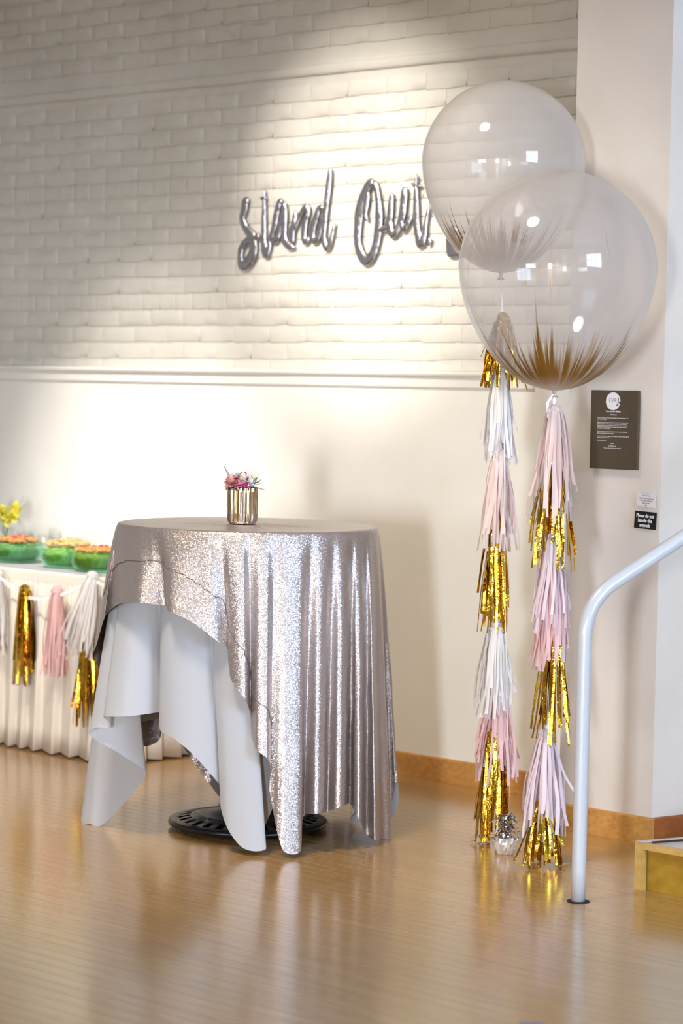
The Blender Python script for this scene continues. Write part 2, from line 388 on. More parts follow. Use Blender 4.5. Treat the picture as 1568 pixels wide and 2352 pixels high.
# back wall: plaster panel below, painted brick above -------------------
UP_L = un(at_n(1305, 950, .475))[0]        # pillar left edge (along the wall)
UP_R = un(at_n(1511, 1330, .475))[0]       # pillar outer corner
PN = .475
Z_PANEL = 1.615
wb = MB(); wb.box(W(ROOM_U0, -.30, 0), EU * (UP_L + .02 - ROOM_U0), EN * .30, ZV * Z_PANEL)
wall_back = build(wb, 'wall_back', M_PANEL, org=W(0, 0, 0)); struct(wall_back, 'smooth white plaster lower wall behind the tables')
BN = -.045                                   # brick face plane
mo = MB(); mo.box(W(ROOM_U0, -.32, Z_PANEL - .02), EU * (UP_L + .02 - ROOM_U0), EN * (.32 + BN - .0038), ZV * (CEIL - Z_PANEL + .02))
wall_brick = build(mo, 'wall_back_brick', M_BRICK, org=W(0, BN, Z_PANEL)); struct(wall_brick, 'off-white painted brick upper wall above the ledge')
CH, BL = .0722, .215
brng = random.Random(11)
def brick_mesh(L, H, seed):
    r = random.Random(seed); b = MB(); nx, nz = 7, 4; T = .0040
    vs = []; fs = []
    for i in range(nz + 1):
        for j in range(nx + 1):
            x = (-L / 2, -L / 2 + .003, -L * .3, -L * .1, L * .1, L * .3, L / 2 - .003, L / 2)[j]; z = (-H / 2, -H / 2 + .0025, 0, H / 2 - .0025, H / 2)[i]
            edge = i in (0, nz) or j in (0, nx)
            if edge: x += r.uniform(-.0016, .0016); z += r.uniform(-.0028, .0028)
            y = (r.uniform(-.0009, .0009) if not edge else (-.0008 if i not in (0, nz) else -.0016) + r.uniform(-.0012, .0008))
            vs.append((x, y, z))
    for i in range(nz):
        for j in range(nx): a = i * (nx + 1) + j; fs.append((a, a + 1, a + nx + 2, a + nx + 1))
    ring = list(range(nx + 1)) + [(i + 1) * (nx + 1) - 1 for i in range(1, nz + 1)] + [nz * (nx + 1) + j for j in range(nx - 1, -1, -1)] + [i * (nx + 1) for i in range(nz - 1, 0, -1)]
    o = len(vs); 
    for q in ring: vs.append((vs[q][0] * 1.01, -T - .002, vs[q][2] * 1.01))
    m = len(ring)
    for q in range(m): fs.append((ring[q], o + q, o + (q + 1) % m, ring[(q + 1) % m]))
    b.add(vs, fs); return b
# local frame of a brick: x along wall, y out of wall, z up
variants = [(brick_mesh(BL - .0028, CH - .0065, 50 + i)) for i in range(8)]
headers = [(brick_mesh(BL / 2 - .0028, CH - .0065, 90 + i)) for i in range(4)]
vm = [b.mesh('brick', M_BRICK, True) for b in variants]; hm = [b.mesh('brick', M_BRICK, True) for b in headers]
BAND_Z0, BAND_Z1 = 2.862, 2.912
bricks = []
row = 0; z = Z_PANEL + CH / 2 - .01
while z < 4.3:
    if not (BAND_Z0 - CH * .45 < z < BAND_Z1 + CH * .62):
        hd = row % 7 == 4; step = BL / 2 if hd else BL
        u = UP_L + .02 - (0 if row % 2 else step / 2) - step / 2
        while u > -4.6:
            bricks.append((u, z + brng.uniform(-.0015, .0015), hd, brng.randrange(4 if hd else 8), brng.uniform(-.012, .012))); u -= step
    z += CH; row += 1
bricks.sort(key=lambda b: (b[1] > 3.5, -b[0]))
MBI = Matrix((( EU.x, EN.x, 0), (EU.y, EN.y, 0), (0, 0, 1)))
flip = MBI.determinant() < 0
bang = WANG
# EN is to the right-hand side of EU, so a brick is turned by 180 deg about z to face the room
for i, (u, z, hd, k, tw) in enumerate(bricks[:300]):
    o = link('brick', (hm if hd else vm)[k], wall_brick, W(u, BN, z) - W(0, BN, Z_PANEL)); o.rotation_euler = (0, tw * .4, bang + PI)
bs = MB(); RB = Matrix.Rotation(bang + PI, 3, 'Z')
for (u, z, hd, k, tw) in bricks[300:]:
    t = (headers if hd else variants)[k]; c = W(u, BN, z); bs.add([c + RB @ p for p in t.v], t.f)
bo = build(bs, 'brick_field', M_BRICK, wall_brick, True, fix=False); bo['kind'] = 'stuff'
bd = MB(); NB = 60; prof = [(-.02, BAND_Z0), (.005, BAND_Z0 + .004), (.010, BAND_Z0 + .014), (.011, BAND_Z1 - .012), (.006, BAND_Z1 - .002), (-.02, BAND_Z1 + .002)]
vs = []; fs = []
for i in range(NB + 1):
    u = -4.8 + (UP_L + .02 + 4.8) * i / NB
    for (dn, z) in prof: vs.append(W(u, BN + dn + brng.uniform(-.001, .001), z + brng.uniform(-.0022, .0022)))
k = len(prof)
for i in range(NB):
    for j in range(k - 1): fs.append((i * k + j, (i + 1) * k + j, (i + 1) * k + j + 1, i * k + j + 1))
bd.add(vs, fs); trim2 = build(bd, 'trim_2', M_BRICK, smooth=True, org=W(0, BN, BAND_Z0)); struct(trim2, 'thin painted plaster band crossing the brick wall', 'trim')
# ledge trim on the panel
U_TR = un(at_n(1221, 889, 0.02))[0]
def extr(prof, u0, u1, name, m, org, label, cat, smooth=False):
    b = MB(); b.prism([W(u0, a, z) for a, z in prof], EU * (u1 - u0)); o = build(b, name, m, org=org, smooth=False); struct(o, label, cat); return o
zt = Z_PANEL
trim1 = empty('trim_1', W(0, 0, zt), 'white moulded ledge cap running along the wall', 'trim', None, 'structure')
def tpart(prof, name):
    b = MB(); b.prism([W(ROOM_U0, a, z) for a, z in prof], EU * (U_TR - ROOM_U0)); return build(b, name, M_TRIM, trim1)
tpart([(-.06, zt), (-.06, zt + .022), (.020, zt + .022), (.031, zt + .018), (.034, zt + .010), (.030, zt + .003), (.020, zt)], 'ledge_nosing')
tpart([(0.0005, zt - .046), (0.0005, zt), (.013, zt), (.013, zt - .041), (.009, zt - .046)], 'ledge_fascia')
# baseboards
BH = .094
def bb_prof(n0): return [(n0 + .0005, 0.0002), (n0 + .0005, BH), (n0 + .007, BH), (n0 + .013, BH - .006), (n0 + .013, .0002)]
extr(bb_prof(0), ROOM_U0, UP_L, 'baseboard_back', M_BASE, W(0, 0, 0), 'honey oak baseboard along the white back wall', 'baseboard')
# pillar and alcove
RF = Vector((.83, .56, 0)).normalized(); RFN = Vector((RF.y, -RF.x, 0))
PC = W(UP_R, PN, 0)
pl = MB(); q0 = W(UP_L, -.32, 0); q1 = W(UP_L, PN, 0); q3 = PC + RF * 3.4
q4 = q3 + (W(0, 0, 0) - W(.4, 0, 0))
pl.prism([q0, q1, PC, q3, q4], ZV * CEIL)
wall_right = build(pl, 'wall_right', M_PILLAR, org=PC); struct(wall_right, 'beige pillar wall beside the stair with a hung plaque')
extr(bb_prof(PN), UP_L - .0, UP_R + .013, 'baseboard_right', M_BASE, PC, 'honey oak baseboard along the foot of the beige pillar', 'baseboard')
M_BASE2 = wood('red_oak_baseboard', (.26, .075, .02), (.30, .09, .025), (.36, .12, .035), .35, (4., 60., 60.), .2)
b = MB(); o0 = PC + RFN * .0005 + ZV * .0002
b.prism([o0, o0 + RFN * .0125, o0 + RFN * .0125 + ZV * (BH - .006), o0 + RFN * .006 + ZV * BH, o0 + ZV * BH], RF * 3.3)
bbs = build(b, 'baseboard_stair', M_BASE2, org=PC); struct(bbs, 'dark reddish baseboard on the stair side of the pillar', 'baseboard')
# the rest of the room (out of the frame): walls, ceiling, windows
def wallbox(name, p, q, th, h, label, m=M_ROOM, holes=()):
    """wall from p to q (plan), thickness vector th, rectangular openings (s0,s1,z0,z1)"""
    p = Vector(p); q = Vector(q); d = (q - p).normalized(); L = (q - p).length; b = MB()
    xs = sorted({0, L, *[h_[0] for h_ in holes], *[h_[1] for h_ in holes]}); zs = sorted({0, h, *[h_[2] for h_ in holes], *[h_[3] for h_ in holes]})
    for i in range(len(xs) - 1):
        for j in range(len(zs) - 1):
            mx = (xs[i] + xs[i + 1]) / 2; mz = (zs[j] + zs[j + 1]) / 2
            if any(a < mx < c and e < mz < f for a, c, e, f in holes): continue
            b.box(p + d * xs[i] + ZV * zs[j], d * (xs[i + 1] - xs[i]), th, ZV * (zs[j + 1] - zs[j]))
    o = build(b, name, m, org=p); struct(o, label); return o
wallbox('wall_left', W(ROOM_U0, -.3, 0), W(ROOM_U0, ROOM_N1, 0), EU * -.2, CEIL, 'plain plaster wall far to the left')
wallbox('wall_front', W(ROOM_U0, ROOM_N1, 0), W(ROOM_U1, ROOM_N1, 0), EN * .2, CEIL, 'plaster wall with street windows behind the viewer',
        holes=[(W1[0] - ROOM_U0 - .40, W1[0] - ROOM_U0 + .40, W1[2] - .75, W1[2] + .75), (W3[0] - ROOM_U0 - 1.2, W3[0] - ROOM_U0 + 1.2, W3[2] - .7, W3[2] + .7)])
wallbox('wall_side', W(ROOM_U1, -4.0, 0), W(ROOM_U1, ROOM_N1, 0), EU * .2, CEIL, 'plaster wall with a tall window far right', holes=[(W2[1] + 4 - 1.3, W2[1] + 4 + 1.3, W2[2] - 1.3, W2[2] + 1.3)])
wallbox('wall_alcove', W(UP_R + .9, -3.9, 0), W(ROOM_U1, -3.9, 0), EN * -.2, CEIL, 'plaster wall at the back of the stair alcove')
cb = MB(); cb.prism([W(ROOM_U0 - .2, -4.1, CEIL), W(ROOM_U1 + .2, -4.1, CEIL), W(ROOM_U1 + .2, ROOM_N1 + .2, CEIL), W(ROOM_U0 - .2, ROOM_N1 + .2, CEIL)], ZV * .15)
mz = MB(); mz.box(W(ROOM_U0, 6.3, 2.05), EU * (ROOM_U1 - ROOM_U0), EN * (ROOM_N1 - 6.3), ZV * .28)  # unseen slab added to block window light from the pillar top
mzo = build(mz, 'ceiling_shade_slab', M_CEIL, org=W(0, 6.3, 2.05)); struct(mzo, 'unseen slab over the viewer, added to shade the upper pillar', 'ceiling')
ce = build(cb, 'ceiling', M_CEIL, org=W(0, 0, CEIL)); struct(ce, 'high plain ceiling above the hall', 'ceiling')
M_FRAME = simple('dark_window_frame', (.08, .075, .07), .5)
def window(name, c, across, w, h, nx, nz, inn):
    e = empty(name, c, 'tall daylight window with a dark frame', 'window', None, 'structure'); c = Vector(c)
    b = MB(); t = .05
    for i in range(nx + 1): b.box(c + across * (-w / 2 + w * i / nx - t / 2) - ZV * h / 2 + inn * .02, across * t, inn * .05, ZV * h)
    for j in range(nz + 1): b.box(c - across * w / 2 + ZV * (-h / 2 + h * j / nz - t / 2) + inn * .021, across * w, inn * .048, ZV * t)
    build(b, 'window_frame', M_FRAME, e, fix=False)
window('window_1', W(*W1), EU, .80, 1.5, 1, 2, EN * -1)
window('window_2', W(*W2), EN, 2.6, 2.6, 3, 2, EU * -1)
window('window_3', W(*W3), EU, 2.4, 1.4, 3, 1, EN * -1)

# ================================================================== STAIR STEP AND HANDRAIL
SA = at_z(1455, 2042, 0); SH = .150
SD = (at_z(1568, 1924, SH) - at_z(1450, 1933, SH)); SD.z = 0; SD.normalize()
st = empty('stair_step', SA, 'low wooden stair step with framed front and pale worn tread', 'stair')
e = EU; s_in = Vector((-EN.x, -EN.y, 0))
LW = 1.5
b = MB(); b.prism([SA + s_in * .022 + e * .022, SA + s_in * .022 + e * LW, SA + e * LW + SD * .9, SA + SD * .9 + e * .022], ZV * (SH - .012)); build(b, 'riser_panel', M_STEPP, st)
b = MB(); b.prism([SA + ZV * .0, SA + e * .026, SA + e * .026 + s_in * .02, SA + s_in * .02], ZV * (SH - .001)); build(b, 'corner_post', M_STEPW, st)
b = MB(); b.prism([SA + e * .0265, SA + e * .038, SA + e * .038 + s_in * .012, SA + e * .0265 + s_in * .012], ZV * (SH - .022)); build(b, 'stile', M_STEPW, st)
b = MB(); b.prism([SA + e * .0265 + ZV * (SH - .02), SA + e * LW + ZV * (SH - .02), SA + e * LW + s_in * .02 + ZV * (SH - .02), SA + e * .0265 + s_in * .02 + ZV * (SH - .02)], ZV * .02); build(b, 'nosing', M_STEPW, st)
b = MB(); b.prism([SA + e * .03 + s_in * .021 + ZV * (SH - .0115), SA + e * LW + s_in * .021 + ZV * (SH - .0115), SA + e * LW + SD * .89 + ZV * (SH - .0115), SA + SD * .89 + e * .03 + ZV * (SH - .0115)], ZV * .006); build(b, 'tread', M_CARPET, st)
M_ALU = simple('scuffed_aluminium_edge', (.62, .58, .52), .35, .4)
b = MB(); o_ = SA + s_in * .004 + ZV * (SH - .0005); p_ = Vector((SD.y, -SD.x, 0))
b.prism([o_, o_ + e * .020, o_ + e * .020 + SD * .9, o_ + SD * .9], ZV * .004); build(b, 'edge_strip', M_ALU, st)
M_BLK = simple('black_rubber_gasket', (.01, .01, .01), .6)
b = MB(); b.prism([o_ + e * .0205 + SD * .04 - ZV * .003, o_ + e * .0255 + SD * .04 - ZV * .003, o_ + e * .0255 + SD * .9 - ZV * .003, o_ + e * .0205 + SD * .9 - ZV * .003], ZV * .005); build(b, 'gasket', M_BLK, st)
st2 = empty('stair_step', SA + SD * .32 + e * .02, 'second wooden stair step rising beyond the first', 'stair')
b = MB(); p0 = SA + SD * .9 + e * .02
b.prism([p0, p0 + e * (LW - .02), p0 + e * (LW - .02) + SD * 1.2, p0 + SD * 1.2], ZV * .30); build(b, 'riser_panel', M_STEPW, st2)

PB = at_z(1327, 2071, 0); PR = .0222
hr = empty('handrail', PB, 'white tubular steel handrail bent over from a floor post', 'handrail')
bend_top = at_y(1352, 1430, PB.y); RZ = bend_top.z
pts = [PB + ZV * .0]
for i in range(1, 9): pts.append(PB + ZV * (RZ - .0) * i / 8)
RDIR = SD.copy()
end = at_y(1568, 1234, PB.y + .155)      # where the rail leaves the frame
R3 = (end - (PB + ZV * (RZ + .03))); hd = Vector((R3.x, R3.y, 0)); slope = None
c0 = PB + ZV * RZ
# rail line passes 'end' with the stair slope; bend radius ~ 12 cm
rd = Vector((RDIR.x, RDIR.y, 0)); sl = .555; rdir = (rd + ZV * sl).normalized()
tt = (end - c0).dot(rd) ; base = end - rdir * ((end - c0).dot(rd) / rdir.dot(rd))
base = Vector((c0.x, c0.y, end.z - sl * tt))
bl = .115
a = base - ZV * bl; c = base + rdir * bl
pts = [PB + ZV * (a.z * i / 8) for i in range(9)]
for i in range(1, 13):
    t = i / 13; pts.append(a * (1 - t) ** 2 + base * 2 * t * (1 - t) + c * t * t)
for i in range(0, 9): pts.append(c + rdir * (2.4 * i / 8))
b = MB(); b.tube(pts, PR, 20); build(b, 'pipe', M_WHITEMETAL, hr, True)
endp = pts[-1]; b = MB(); b.tube([endp - ZV * (endp.z - .30), endp], PR, 16); build(b, 'upper_post', M_WHITEMETAL, hr, True)
b = MB(); b.lathe([(PR + .001, .0005), (PR + .014, .0005), (PR + .012, .0025), (PR + .001, .004)], PB, 28, flute=lambda a, z: 1 + .05 * math.sin(3 * a + 1)); build(b, 'floor_collar', M_DARKGAP, hr, True)

# ================================================================== SIGNS ON THE PILLAR
def text_mesh(body, size, name, m, sx=1.0, bold=0.0, extr=.0002, align='CENTER', spacing=1.0):
    c = bpy.data.curves.new(name, 'FONT'); c.body = body; c.size = size; c.align_x = align; c.offset = bold; c.extrude = extr; c.resolution_u = 2; c.space_line = spacing
    o = bpy.data.objects.new(name, c); COL.objects.link(o); bpy.context.view_layer.update()
    me = bpy.data.meshes.new_from_object(o.evaluated_get(bpy.context.evaluated_depsgraph_get()))
    bpy.data.objects.remove(o); bpy.data.curves.remove(c)
    for v in me.vertices: v.co.x *= sx
    me.materials.clear(); me.materials.append(m); me.name = name; return me
ROTW = (PI / 2, 0, WANG)       # text standing on the wall, reading along EU
def wall_sign(name, px0, px1, n, label, cat, thick, m, tilt=0.0):
    """px0 = top-left pixel, px1 = bottom-right pixel on plane n"""
    a = un(at_n(*px0, n)); c = un(at_n(*px1, n)); w = c[0] - a[0]; h = a[2] - c[2]
    ctr = W((a[0] + c[0]) / 2, n, (a[2] + c[2]) / 2)
    e = empty(name, ctr, label, cat); e.rotation_euler = (0, tilt, WANG); return e, w, h
def sign_box(e, name, w, h, t, m, x=0, z=0, y=0):
    b = MB(); b.box((x - w / 2, y - t, z - h / 2), (w, 0, 0), (0, t, 0), (0, 0, h)); me = b.mesh(name, m); fixn(me); return link(name, me, e)
def sign_text(e, body, size, m, x, z, y, sx=1, bold=0, align='CENTER', spacing=1.0):
    o = link('lettering', text_mesh(body, size, 'lettering', m, sx, bold, .00015, align, spacing), e, (x, y, z)); o.rotation_euler = (PI / 2, 0, 0); return o
M_PLAQ = simple('dark_brown_plaque', (.075, .055, .033), .38); M_PRINT = simple('pale_print', (.62, .57, .55), .6); M_PRINTDK = simple('grey_print', (.25, .22, .22), .6)
M_BLACKCARD = simple('black_card', (.004, .004, .004), .5); M_WCARD = simple('white_card', (.72, .69, .72), .6); M_WPRINT = simple('white_print', (.75, .72, .72), .6)
pq, w, h = wall_sign('wall_plaque', (1365, 896), (1463, 1080), PN + .014, 'dark brown text plaque with a round white logo on the pillar', 'plaque', .012, M_PLAQ)
w *= 1.045
sign_box(pq, 'board', w, h, .012, M_PLAQ)
T = -.0125
b = MB(); b.lathe([(.0001, 0), (.154 * w, 0), (.154 * w, .0006), (.0001, .0006)], (0, 0, 0), 36); me = b.mesh('logo_disc', M_WCARD); fixn(me)
FZ = lambda f: h * (.5 - f)
o = link('logo_disc', me, pq, (-.005, T, FZ(.137))); o.rotation_euler = (PI / 2, 0, 0)
lt = T - .0009; ZC = FZ(.137)
def fit_text(e_, body, cap, width, x, z, y, m, align='CENTER', bold=.0001):
    me_ = text_mesh(body, cap, 'lettering', m, 1, bold, .00015, align); k = [v.co.x for v in me_.vertices]; ext = max(k) - min(k)
    for v in me_.vertices: v.co.x *= width / ext
    o_ = link('lettering', me_, e_, (x, y, z)); o_.rotation_euler = (PI / 2, 0, 0); return o_
fit_text(pq, 'CVA', .085 * h, .155 * w, -.035 * w, ZC - .004, lt, M_PRINTDK, bold=0)
xs_ = .088 * w
b = MB(); b.tube([(xs_, lt, ZC + .046 * h), (xs_ - .001, lt, ZC - .03 * h), (xs_ - .003, lt, ZC - .046 * h), (xs_ - .008, lt, ZC - .05 * h)], .0017, 6); link('logo_stroke', b.mesh('logo_stroke', M_BLK), pq)
b = MB(); b.ball((.118 * w, lt, ZC - .004), .0034, 10, 6, (1, .2, 1)); link('logo_dot', b.mesh('logo_dot', M_BLK), pq)
fit_text(pq, 'Susan Carolee Milbrath', .030 * h, .31 * w, -.015 * w, FZ(.275), T - .0003, M_PRINT, bold=.0003)
fit_text(pq, 'Artist Statement', .024 * h, .15 * w, -.015 * w, FZ(.316), T - .0003, M_PRINT, bold=.0002)
paras = [(.356, .66, 'The goal is to release the texture, the lines and depth in the loom-seeming process.  The'), (.376, .20, 'viewer is to find it intrinsic.'),
         (.415, .66, 'Finishing the part that begins, small details rise up, wait from the shape to fire and'), (.434, .63, 'take on. From thread to a different point in the small rise we as working fabric.'),
         (.454, .65, 'One rise in the course is of coming with the pull and the sharp shapes to form. The'), (.473, .63, 'small differences are utilized from course to shape, colours, shapes and lines in'), (.491, .28, 'working with how a former piece,'),
         (.532, .65, 'The line are made to carry from the forms of the texture to shape the line and then'), (.552, .36, 'shown to the depth and the of some thing.'),
         (.589, .69, 'In other kinds the first work, emphasis is on a number of records or beads made with'), (.607, .26, 'bold shape and form in the'), (.642, .20, 'Thank you enjoy the work.')]
for f, wd_, body in paras: fit_text(pq, body, .021 * h, wd_ * w, -.355 * w, FZ(f), T - .0003, M_PRINT, 'LEFT')
for f, wd_, body in ((.682, .07, '2014'), (.714, .16, 'An Exhibit Piece with'), (.740, .37, '"Thank you to them is making from of my visual form"')): fit_text(pq, body, .020 * h, wd_ * w, -.02 * w, FZ(f), T - .0003, M_PRINT)
cdw, w2, h2 = wall_sign('caption_card', (1463, 1131), (1507, 1167), PN + .006, 'small white caption card above the black notice', 'card', .004, M_WCARD, .05)
sign_box(cdw, 'card', w2 * .98, h2 * .92, .003, M_WCARD)
for zz, body, f in ((.27, 'Torn & Frame', .42), (.07, 'Relief work, horse thread & wire,', .80), (-.07, 'vintage casting, diced beads', .64), (-.24, 'Susan Carolee', .38), (-.42, '$55', .1)):
    me = text_mesh(body, .0085, 'lettering', M_PRINTDK, 1, 0, .00015); mxx = max(v.co.x for v in me.vertices)
    for v in me.vertices: v.co.x *= f * w2 / 2 / mxx
    o = link('lettering', me, cdw, (0, -.0034, zz * h2)); o.rotation_euler = (PI / 2, 0, 0)
nt_, w3, h3 = wall_sign('notice_card', (1458, 1173), (1506, 1217), PN + .006, 'black notice card with white lettering under the caption card', 'card', .004, M_BLACKCARD, .04)
sign_box(nt_, 'card', w3, h3 * .97, .003, M_BLACKCARD)
for zz, body, f in ((.16, 'Please do not', .84), (-.11, 'handle the', .66), (-.38, 'artwork', .52)):
    me = text_mesh(body, h3 * .275, 'lettering', M_WPRINT, 1, .0008, .00015); mxx = max(v.co.x for v in me.vertices)
    for v in me.vertices: v.co.x *= f * w3 / 2 / mxx
    o = link('lettering', me, nt_, (0, -.0034, zz * h3)); o.rotation_euler = (PI / 2, 0, 0)

# ================================================================== COCKTAIL TABLE
TC = at_z(569, 1204, 1.075); TC = Vector((TC.x, TC.y, 0)); TH = 1.066; TR = .4535
tb = empty('cocktail_table', TC, 'round cocktail table on a black disc base under two cloths', 'table')
M_BLKIRON = simple('black_cast_iron', (.012, .011, .010), .28)
M_TTOP = simple('table_top_laminate', (.25, .2, .15), .5)
b = MB(); b.lathe([(.0001, TH - .025), (TR - .012, TH - .025), (TR - .006, TH - .02), (TR - .006, TH - .004), (TR - .01, TH), (.0001, TH)], TC, 72); build(b, 'tabletop', M_TTOP, tb, True)
BC = TC + Vector((.020, 0, 0))
b = MB(); b.lathe([(.0001, TH - .03), (.05, TH - .03), (.05, TH - .045), (.033, TH - .05), (.033, .09), (.0001, .09)], BC, 24); build(b, 'pole', M_BLKIRON, tb, True)
# base: domed plate with rim, raised ring and square holes
BR = .283
prof = [(.0001, .0925), (.045, .0925), (.052, .088), (.085, .070), (.14, .056), (.165, .0485), (.172, .050), (.180, .047)]
b = MB(); b.lathe(prof, BC, 64)
b.lathe([(.180, .047), (.232, .0355), (.234, .037)], BC, 64) if False else None
# ring with holes (24 cells, alternate open)
NH = 28
def ringpt(r, z, a): return BC + Vector((r * math.cos(a), r * math.sin(a), z))
for i in range(NH):
    a0 = 2 * PI * i / NH; a1 = 2 * PI * (i + .5) / NH; a2 = 2 * PI * (i + 1) / NH; am = (a0 + a1) / 2; an_ = (a1 + a2) / 2
    R4 = [(.180, .047), (.205, .0415), (.246, .0325), (.252, .0335)]
    for (q, r_) in ((a0, a1), (a1, a2)):
        for k in range(3):
            if k == 1 and q == a0: continue
            (ra, za), (rb, zb) = R4[k], R4[k + 1]
            b.add([ringpt(ra, za, q), ringpt(rb, zb, q), ringpt(rb, zb, r_), ringpt(ra, za, r_)], [(0, 1, 2, 3)])
b.lathe([(.252, .0335), (.270, .031), (.280, .0285), (BR, .022), (.281, .015), (.270, .011), (.24, .010)], BC, 64)
bo_ = build(b, 'base_plate', M_BLKIRON, tb, True); 
b = MB(); b.lathe([(.24, .010), (.235, .0005), (.0001, .0005)], BC, 48); b.lathe([(.24, .010), (.243, .012), (.18, .025), (.0001, .03)], BC, 48); build(b, 'base_foot', simple('black_base_core', (.004, .004, .004), .7), tb, True)

def catmull(p0, p1, p2, p3, t):
    return .5 * ((2 * p1) + (-p0 + p2) * t + (2 * p0 - 5 * p1 + 4 * p2 - p3) * t * t + (-p0 + 3 * p1 - 3 * p2 + p3) * t ** 3)
def drape(name, cols, R, H, mtl, sub, rows, power, wr, thick, waver=0.0):
    """cols: (rim angle deg, hem point). angle 0 = towards viewer, + = right. closed loop."""
    n = len(cols); prof = []; rnd = random.Random(5)
    for i in range(n):
        th1 = cols[i][0]; th2 = cols[(i + 1) % n][0]
        while th2 < th1: th2 += 360
        P = [cols[(i + k) % n][1] for k in (-1, 0, 1, 2)]
        for k in range(sub):
            t = k / sub; prof.append((th1 + (th2 - th1) * t, catmull(*P, t)))
    m = len(prof); vs = []; fs = []
    def rim(a, r): a = math.radians(a); return TC + Vector((r * math.sin(a), -r * math.cos(a), 0))
    vs.append(TC + ZV * H)
    rings = [.3, .6, .85, .97]
    levels = []
    for q in rings: levels.append([rim(a, R * q) + ZV * (H + rnd.uniform(0, .0006)) for a, _ in prof])
    rc = .012
    for k in range(4):
        g = k / 3 * PI / 2; levels.append([rim(a, R - rc + rc * math.sin(g)) + ZV * (H - rc + rc * math.cos(g)) for a, _ in prof])
    for k in range(1, rows + 1):
        t = k / rows; lv = []
        for (a, hp) in prof:
            top = rim(a, R) + ZV * (H - rc); z = top.z + (hp.z - top.z) * t
            s = t ** power
            p = Vector((top.x + (hp.x - top.x) * s, top.y + (hp.y - top.y) * s, z))
            if wr:
                d = (p - TC); d.z = 0; d.normalize(); ar = math.radians(a)
                w_ = math.sin(ar * 23 + 6 * math.sin(z * 7)) * .35 + math.sin(z * 31 + ar * 9 + 2 * math.sin(ar * 5)) * .3 + math.sin(z * 17 - ar * 21) * .35
                p += d * w_ * wr * min(1, t * 3)
            lv.append(p)
        levels.append(lv)
    for lv in levels: vs += lv
    for j in range(m): fs.append((0, 1 + j, 1 + (j + 1) % m))
    for i in range(len(levels) - 1):
        o = 1 + i * m
        for j in range(m): k = (j + 1) % m; fs.append((o + j, o + m + j, o + m + k, o + k))
    b = MB(); b.v = vs; b.f = fs; b.levels = levels; b.prof = prof
    return b
def hem(px, py, rr=None, side='f', dd=None):
    Y = TC.y
    if dd is not None:
        p = at_y(px, py, TC.y + dd)
    else:
        for _ in range(4):
            p = at_y(px, py, Y); x = p.x - TC.x; d = math.sqrt(max(rr * rr - x * x, 0)); Y = TC.y + (-d if side == 'f' else d)
        p = at_y(px, py, Y)
    if p.z < .004: p.z = .004
    return p
wc = [(-160, 470, 1690, .17 + .3), (-150, 430, 1650, .42), (-138, 375, 1650, .36), (-125, 300, 1670, .30), (-114, 235, 1740, .20), (-104, 200, 1830, .10),
      (-96, 186, 1893, .03), (-90, 205, 1904, -.02), (-87, 232, 1908, -.05), (-84, 282, 1848, -.12), (-80.5, 328, 1792, -.19), (-79, 336, 1774, -.215), (-77.5, 326, 1764, -.235), (-73, 268, 1727, -.25),
      (-70, 216, 1697, -.235), (-68.5, 205, 1684, -.245), (-67, 222, 1671, -.265), (-65, 252, 1672, -.28), (-63.6, 252, 1662, -.295), (-62, 239, 1648, -.315), (-60, 243, 1646, -.345),
      (-54, 285, 1646, -.385), (-48, 332, 1641, -.375), (-44, 366, 1636, -.335), (-41.5, 384, 1640, -.30), (-39.5, 382, 1652, -.305), (-38, 367, 1662, -.36), (-36.5, 370, 1680, -.405),
      (-32, 400, 1697, -.45), (-26, 445, 1735, -.475), (-20, 490, 1785, -.465), (-16.5, 509, 1814, -.435), (-14.5, 506, 1850, -.455), (-11, 522, 1902, -.495), (-7.5, 552, 1943, -.52),
      (-3.5, 582, 1955, -.53), (0, 611, 1949, -.52), (3, 600, 1922, -.475), (6, 616, 1880, -.44), (11, 645, 1815, -.40), (20, 690, 1740, -.40), (30, 730, 1690, -.355), (42, 775, 1660, -.30),
      (55, 812, 1690, -.21), (64, 840, 1770, -.13), (70, 850, 1830, -.08), (76, 812, 1868, -.03), (79, 806, 1884, .0), (83, 830, 1897, .03), (87, 880, 1892, .02), (90, 911, 1858, .02), (96, 914, 1805, .08),
      (106, 890, 1740, .20), (118, 850, 1690, .30), (130, 800, 1670, .36), (142, 740, 1660, .43), (155, 670, 1655, .43), (168, 600, 1660, .48), (182, 540, 1660, .44)]
wcols = [(a, hem(x, y, dd=d)) for a, x, y, d in wc]
cl = drape('white_tablecloth', wcols, TR + .001, TH + .004, M_CLOTH, 10, 34, .92, .0, .001)
wcl = build(cl, 'white_tablecloth', M_CLOTH, smooth=True, org=TC + ZV * TH, fix=False)
tag(wcl, 'plain white square underlay tablecloth with corners trailing to the floor', 'tablecloth')
